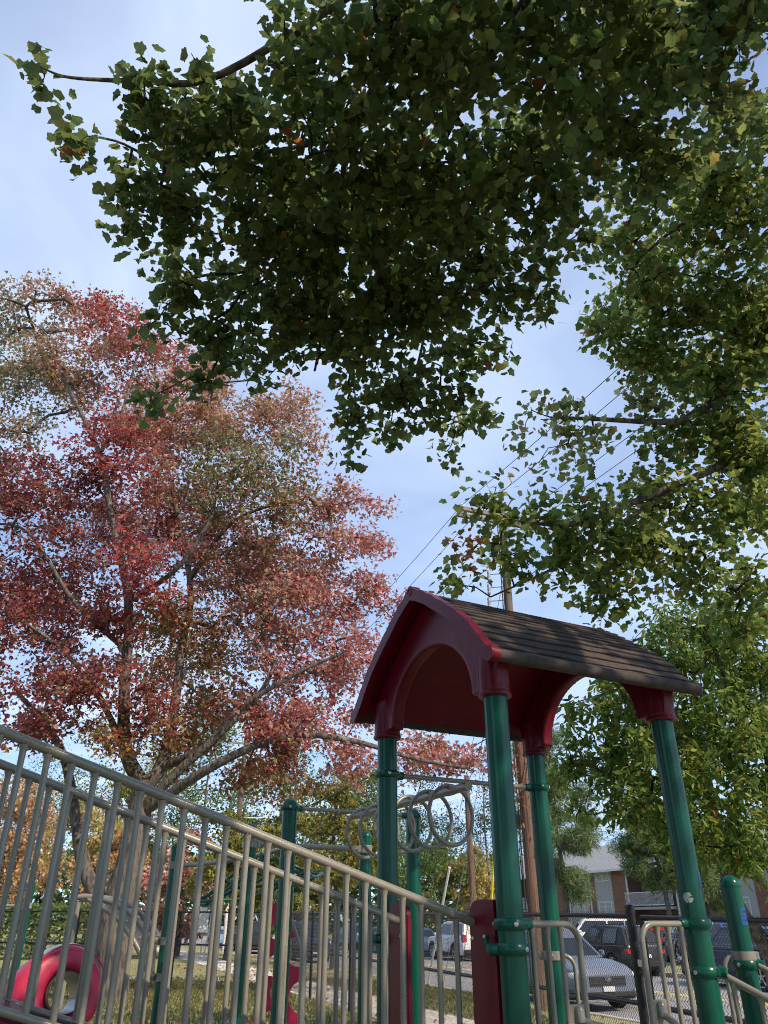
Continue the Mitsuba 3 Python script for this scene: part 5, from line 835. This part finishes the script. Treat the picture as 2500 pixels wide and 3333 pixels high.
car('red car seen between the bars of the right barrier', 'p_red', (14.3, 45.0), (-.1, -1), 'sedan', z=zl); car('dark blue car seen from behind between the barrier bars', 'p_dkblue', (13.7, 39.2), (.12, 1), 'suv', z=zl)
car('bright blue car between the two right green posts', 'p_blue', (15.6, 38.6), (1, -.25), 'suv', z=zl); car('grey car at the far right of the parking lot', 'p_grey', (20.2, 40.5), (1, -.2), 'suv', z=zl)

# ---------------------------------------------------------------- apartment building
def brick_col(p, n, uv):
    a = p.x * .35 - p.y * .9367; r = dr.floor(p.z / .075); x = a / .22 + .5 * (r - 2 * dr.floor(r / 2)); e = dr.minimum(smoothstep(0, .12, p.z / .075 - r), smoothstep(0, .06, x - dr.floor(x)))
    return mix((.20, .17, .15), mix((.17, .08, .055), (.24, .125, .085), cell_rand(dr.floor(x), r, 0)), e)
def siding_col(p, n, uv):
    a = (p.x * .35 - p.y * .9367) / .2; return mix((.25, .255, .25), (.36, .365, .36), smoothstep(0, .14, a - dr.floor(a)))
plain('b_brick', mikit.proc(brick_col), .9); plain('b_siding', mikit.proc(siding_col), .7)
def roofing_col(p, n, uv): return mix((.20, .205, .21), (.30, .305, .31), fbm(p.x * 3, p.y * 3, p.z * 8, 3))
plain('b_roof', mikit.proc(roofing_col), .8); plain('b_frame', (.66, .67, .66), .5); plain('b_dark', (.045, .045, .047), .6); plain('b_glass', (.02, .028, .03), .05, .8, 1.0); plain('b_slab', (.34, .34, .33), .8)
bd = thing('apartment_building', 'brick apartment building with pale siding bays behind the pines', 'building')
BO, BY = st(0, 43.0, -.16), -V3(*RN, 0); BX = V3(*RD, 0)
def bb(name, x0, x1, y0, y1, z0, z1, m, par=None, lab=None): return put(name, frame(box((x0, y0, z0), (x1, y1, z1)), BO, BX, BY), m, par or bd, smooth=False, label=lab)
def window(x0, x1, z0, z1, y, par):
    w = bb('window', x0, x1, y - .10, y - .03, z0, z1, 'b_glass', par); xm = (x0 + x1) / 2; q = .06
    for a in ((x0 - q, x1 + q, z1, z1 + q), (x0 - q, x1 + q, z0 - q, z0), (x0 - q, x0, z0, z1), (x1, x1 + q, z0, z1), (xm - q / 2, xm + q / 2, z0, z1), (x0, x1, z0 + (z1 - z0) * .68, z0 + (z1 - z0) * .72)): bb('frame', a[0], a[1], y - .08, y + .02, a[2], a[3], 'b_frame', w)
ST = [(-.0, 2.62), (2.62, 5.4)]; x = -86.5; units = []
while x < -24: units += [('siding', x, x + 3.2), ('brick', x + 3.2, x + 4.3), ('siding', x + 4.3, x + 6.8), ('brick', x + 6.8, x + 8.8), ('balcony', x + 8.8, x + 14.6), ('brick', x + 14.6, x + 16.6)]; x += 16.6 + 2.8
xo = -67.1 + 86.5 - 19.4
for kd, a, b in units:
    a += xo; b += xo
    if kd == 'brick': bb('brick_bay', a, b, -9, .02, 0, 5.4, 'b_brick'); continue
    if kd == 'siding':
        bb('siding_bay', a, b, -9, 0, 0, 5.4, 'b_siding')
        for z in (-.52, 2.10, 4.72):
            if z > 0: window((a + b) / 2 - .85, (a + b) / 2 + .85, z, min(z + .95, 5.3), .01, bd)
        continue
    bb('recess_wall', a, b, -9, -1.5, 0, 5.4, 'b_brick')
    for z in (.02, 2.62):
        s = bb('balcony', a, b, -1.5, .35, z - .16 + (z < 1) * .16, z + .02, 'b_slab'); bb('door', a + .8, a + 2.9, -1.5, -1.44, z + .02, z + 2.1, 'b_glass', s); bb('door', b - 2.9, b - .8, -1.5, -1.44, z + .02, z + 2.1, 'b_glass', s)
        for zz in (z + .12, z + 1.02): bb('rail', a, b, .27, .33, zz, zz + .05, 'b_frame', s)
        put('picket', cat([frame(box((q, .285, z + .15), (q + .025, .315, z + 1.03)), BO, BX, BY) for q in np.arange(a + .05, b, .13)]), 'b_frame', s, smooth=False, kind='stuff', label='row of thin pickets')
x0, x1 = units[0][1] + xo - 2.8, units[-1][2] + xo + .2
bb('wall', x0, x1, -9.2, -9.0, 0, 5.4, 'b_brick')
for k in range(len(units) // 6 + 1):
    a = units[0][1] + xo + 19.4 * k - 2.8
    if a + 2.8 <= x1 + .1: bb('brick_bay', a, a + 2.8, -9, .03, 0, 5.4, 'b_brick')
r = put('roof', frame(prism(Polygon([(.55, 5.36), (.55, 5.5), (-4.6, 8.05), (-9.75, 5.5), (-9.75, 5.36), (-9.0, 5.4), (0, 5.4)]), x0 - .4, x1 + .4), BO, BY, Z, BX), 'b_roof', bd, smooth=False)
bb('fascia', x0 - .4, x1 + .4, .55, .60, 5.34, 5.52, 'b_frame', r)
for q in (-62.2, -58.6, -50, -41): put('vent', frame(lathe([(.16, 0), (.16, .5), (.28, .5), (.28, .72), (.0005, .8)], (q, -3.4, 7.3), 14), BO, BX, BY), 'm_white', r)
for q in (-66.9, -63.5, -58.2, -52.3): put('downspout', frame(box((q, .03, 0), (q + .1, .13, 5.36)), BO, BX, BY), 'b_frame', bd, smooth=False)

# ---------------------------------------------------------------- signs, lamp, far timber fence
sg_ = thing('road_sign', 'back of grey road signs on a leaning white post at left', 'road sign'); sx, sy_ = -7.9, 40.0
put('post', tube([(sx - .28, sy_, -.1), (sx + .02, sy_, 2.6)], .035, 8), 'm_white', sg_)
put('octagon_plate', frame(prism(Point(0, 0).buffer(.36, 2), 0, .006), (sx + .0, sy_ + .05, 1.95), (1, 0, 0), (0, 0, 1), (0, -1, 0)), 'm_grey_metal', sg_); put('lower_plate', frame(prism(Polygon([(-.16, .24), (.14, .24), (.2, -.02), (.02, -.26), (-.16, -.1)]), 0, .006), (sx + .02, sy_ + .05, 1.2), (1, 0, 0), (0, 0, 1), (0, -1, 0)), 'm_white', sg_)
s2 = thing('road_sign', 'plain grey sign plate on a straight post beside the leaning post', 'road sign'); put('post', tube([(-8.1, 39, -.1), (-8.1, 39, 2.2)], .03, 8), 'm_grey_metal', s2); put('plate', rbox((-8.32, 38.94, 1.05), (-7.88, 38.955, 2.05), .004), 'm_white', s2)
lm = thing('lamp_post', 'small black lantern lamp post across the street', 'lamp post'); lx, ly = 3.95, 60.5
put('post', tube([(lx, ly, -.2), (lx, ly, 2.7)], .05, 8), 'm_black', lm); put('lantern', [lathe([(.06, 0), (.17, .08), (.21, .5), (.19, .52)], (lx, ly, 2.7), 6)], 'b_glass', lm); put('lantern_cap', lathe([(.26, 0), (.2, .1), (.06, .22), (.02, .34), (.0005, .36)], (lx, ly, 3.22), 6), 'm_black', lm)
tf = thing('timber_fence', 'yellowish timber board fence beyond the white off-roader', 'fence'); plain('m_timber', (.42, .24, .085), .8)
for k in range(34): put('board', rbox((4.6 + .155 * k, 62.9 + .03 * math.sin(k * 2.3), -.15), (4.735 + .155 * k, 62.93 + .03 * math.sin(k * 2.3), 1.62 + .02 * math.sin(k * 3.7)), .006), 'm_timber', tf, smooth=False)
for z in (.3, 1.3): put('rail', box((4.6, 62.97, z), (9.9, 63.03, z + .08)), 'm_timber', tf, smooth=False)
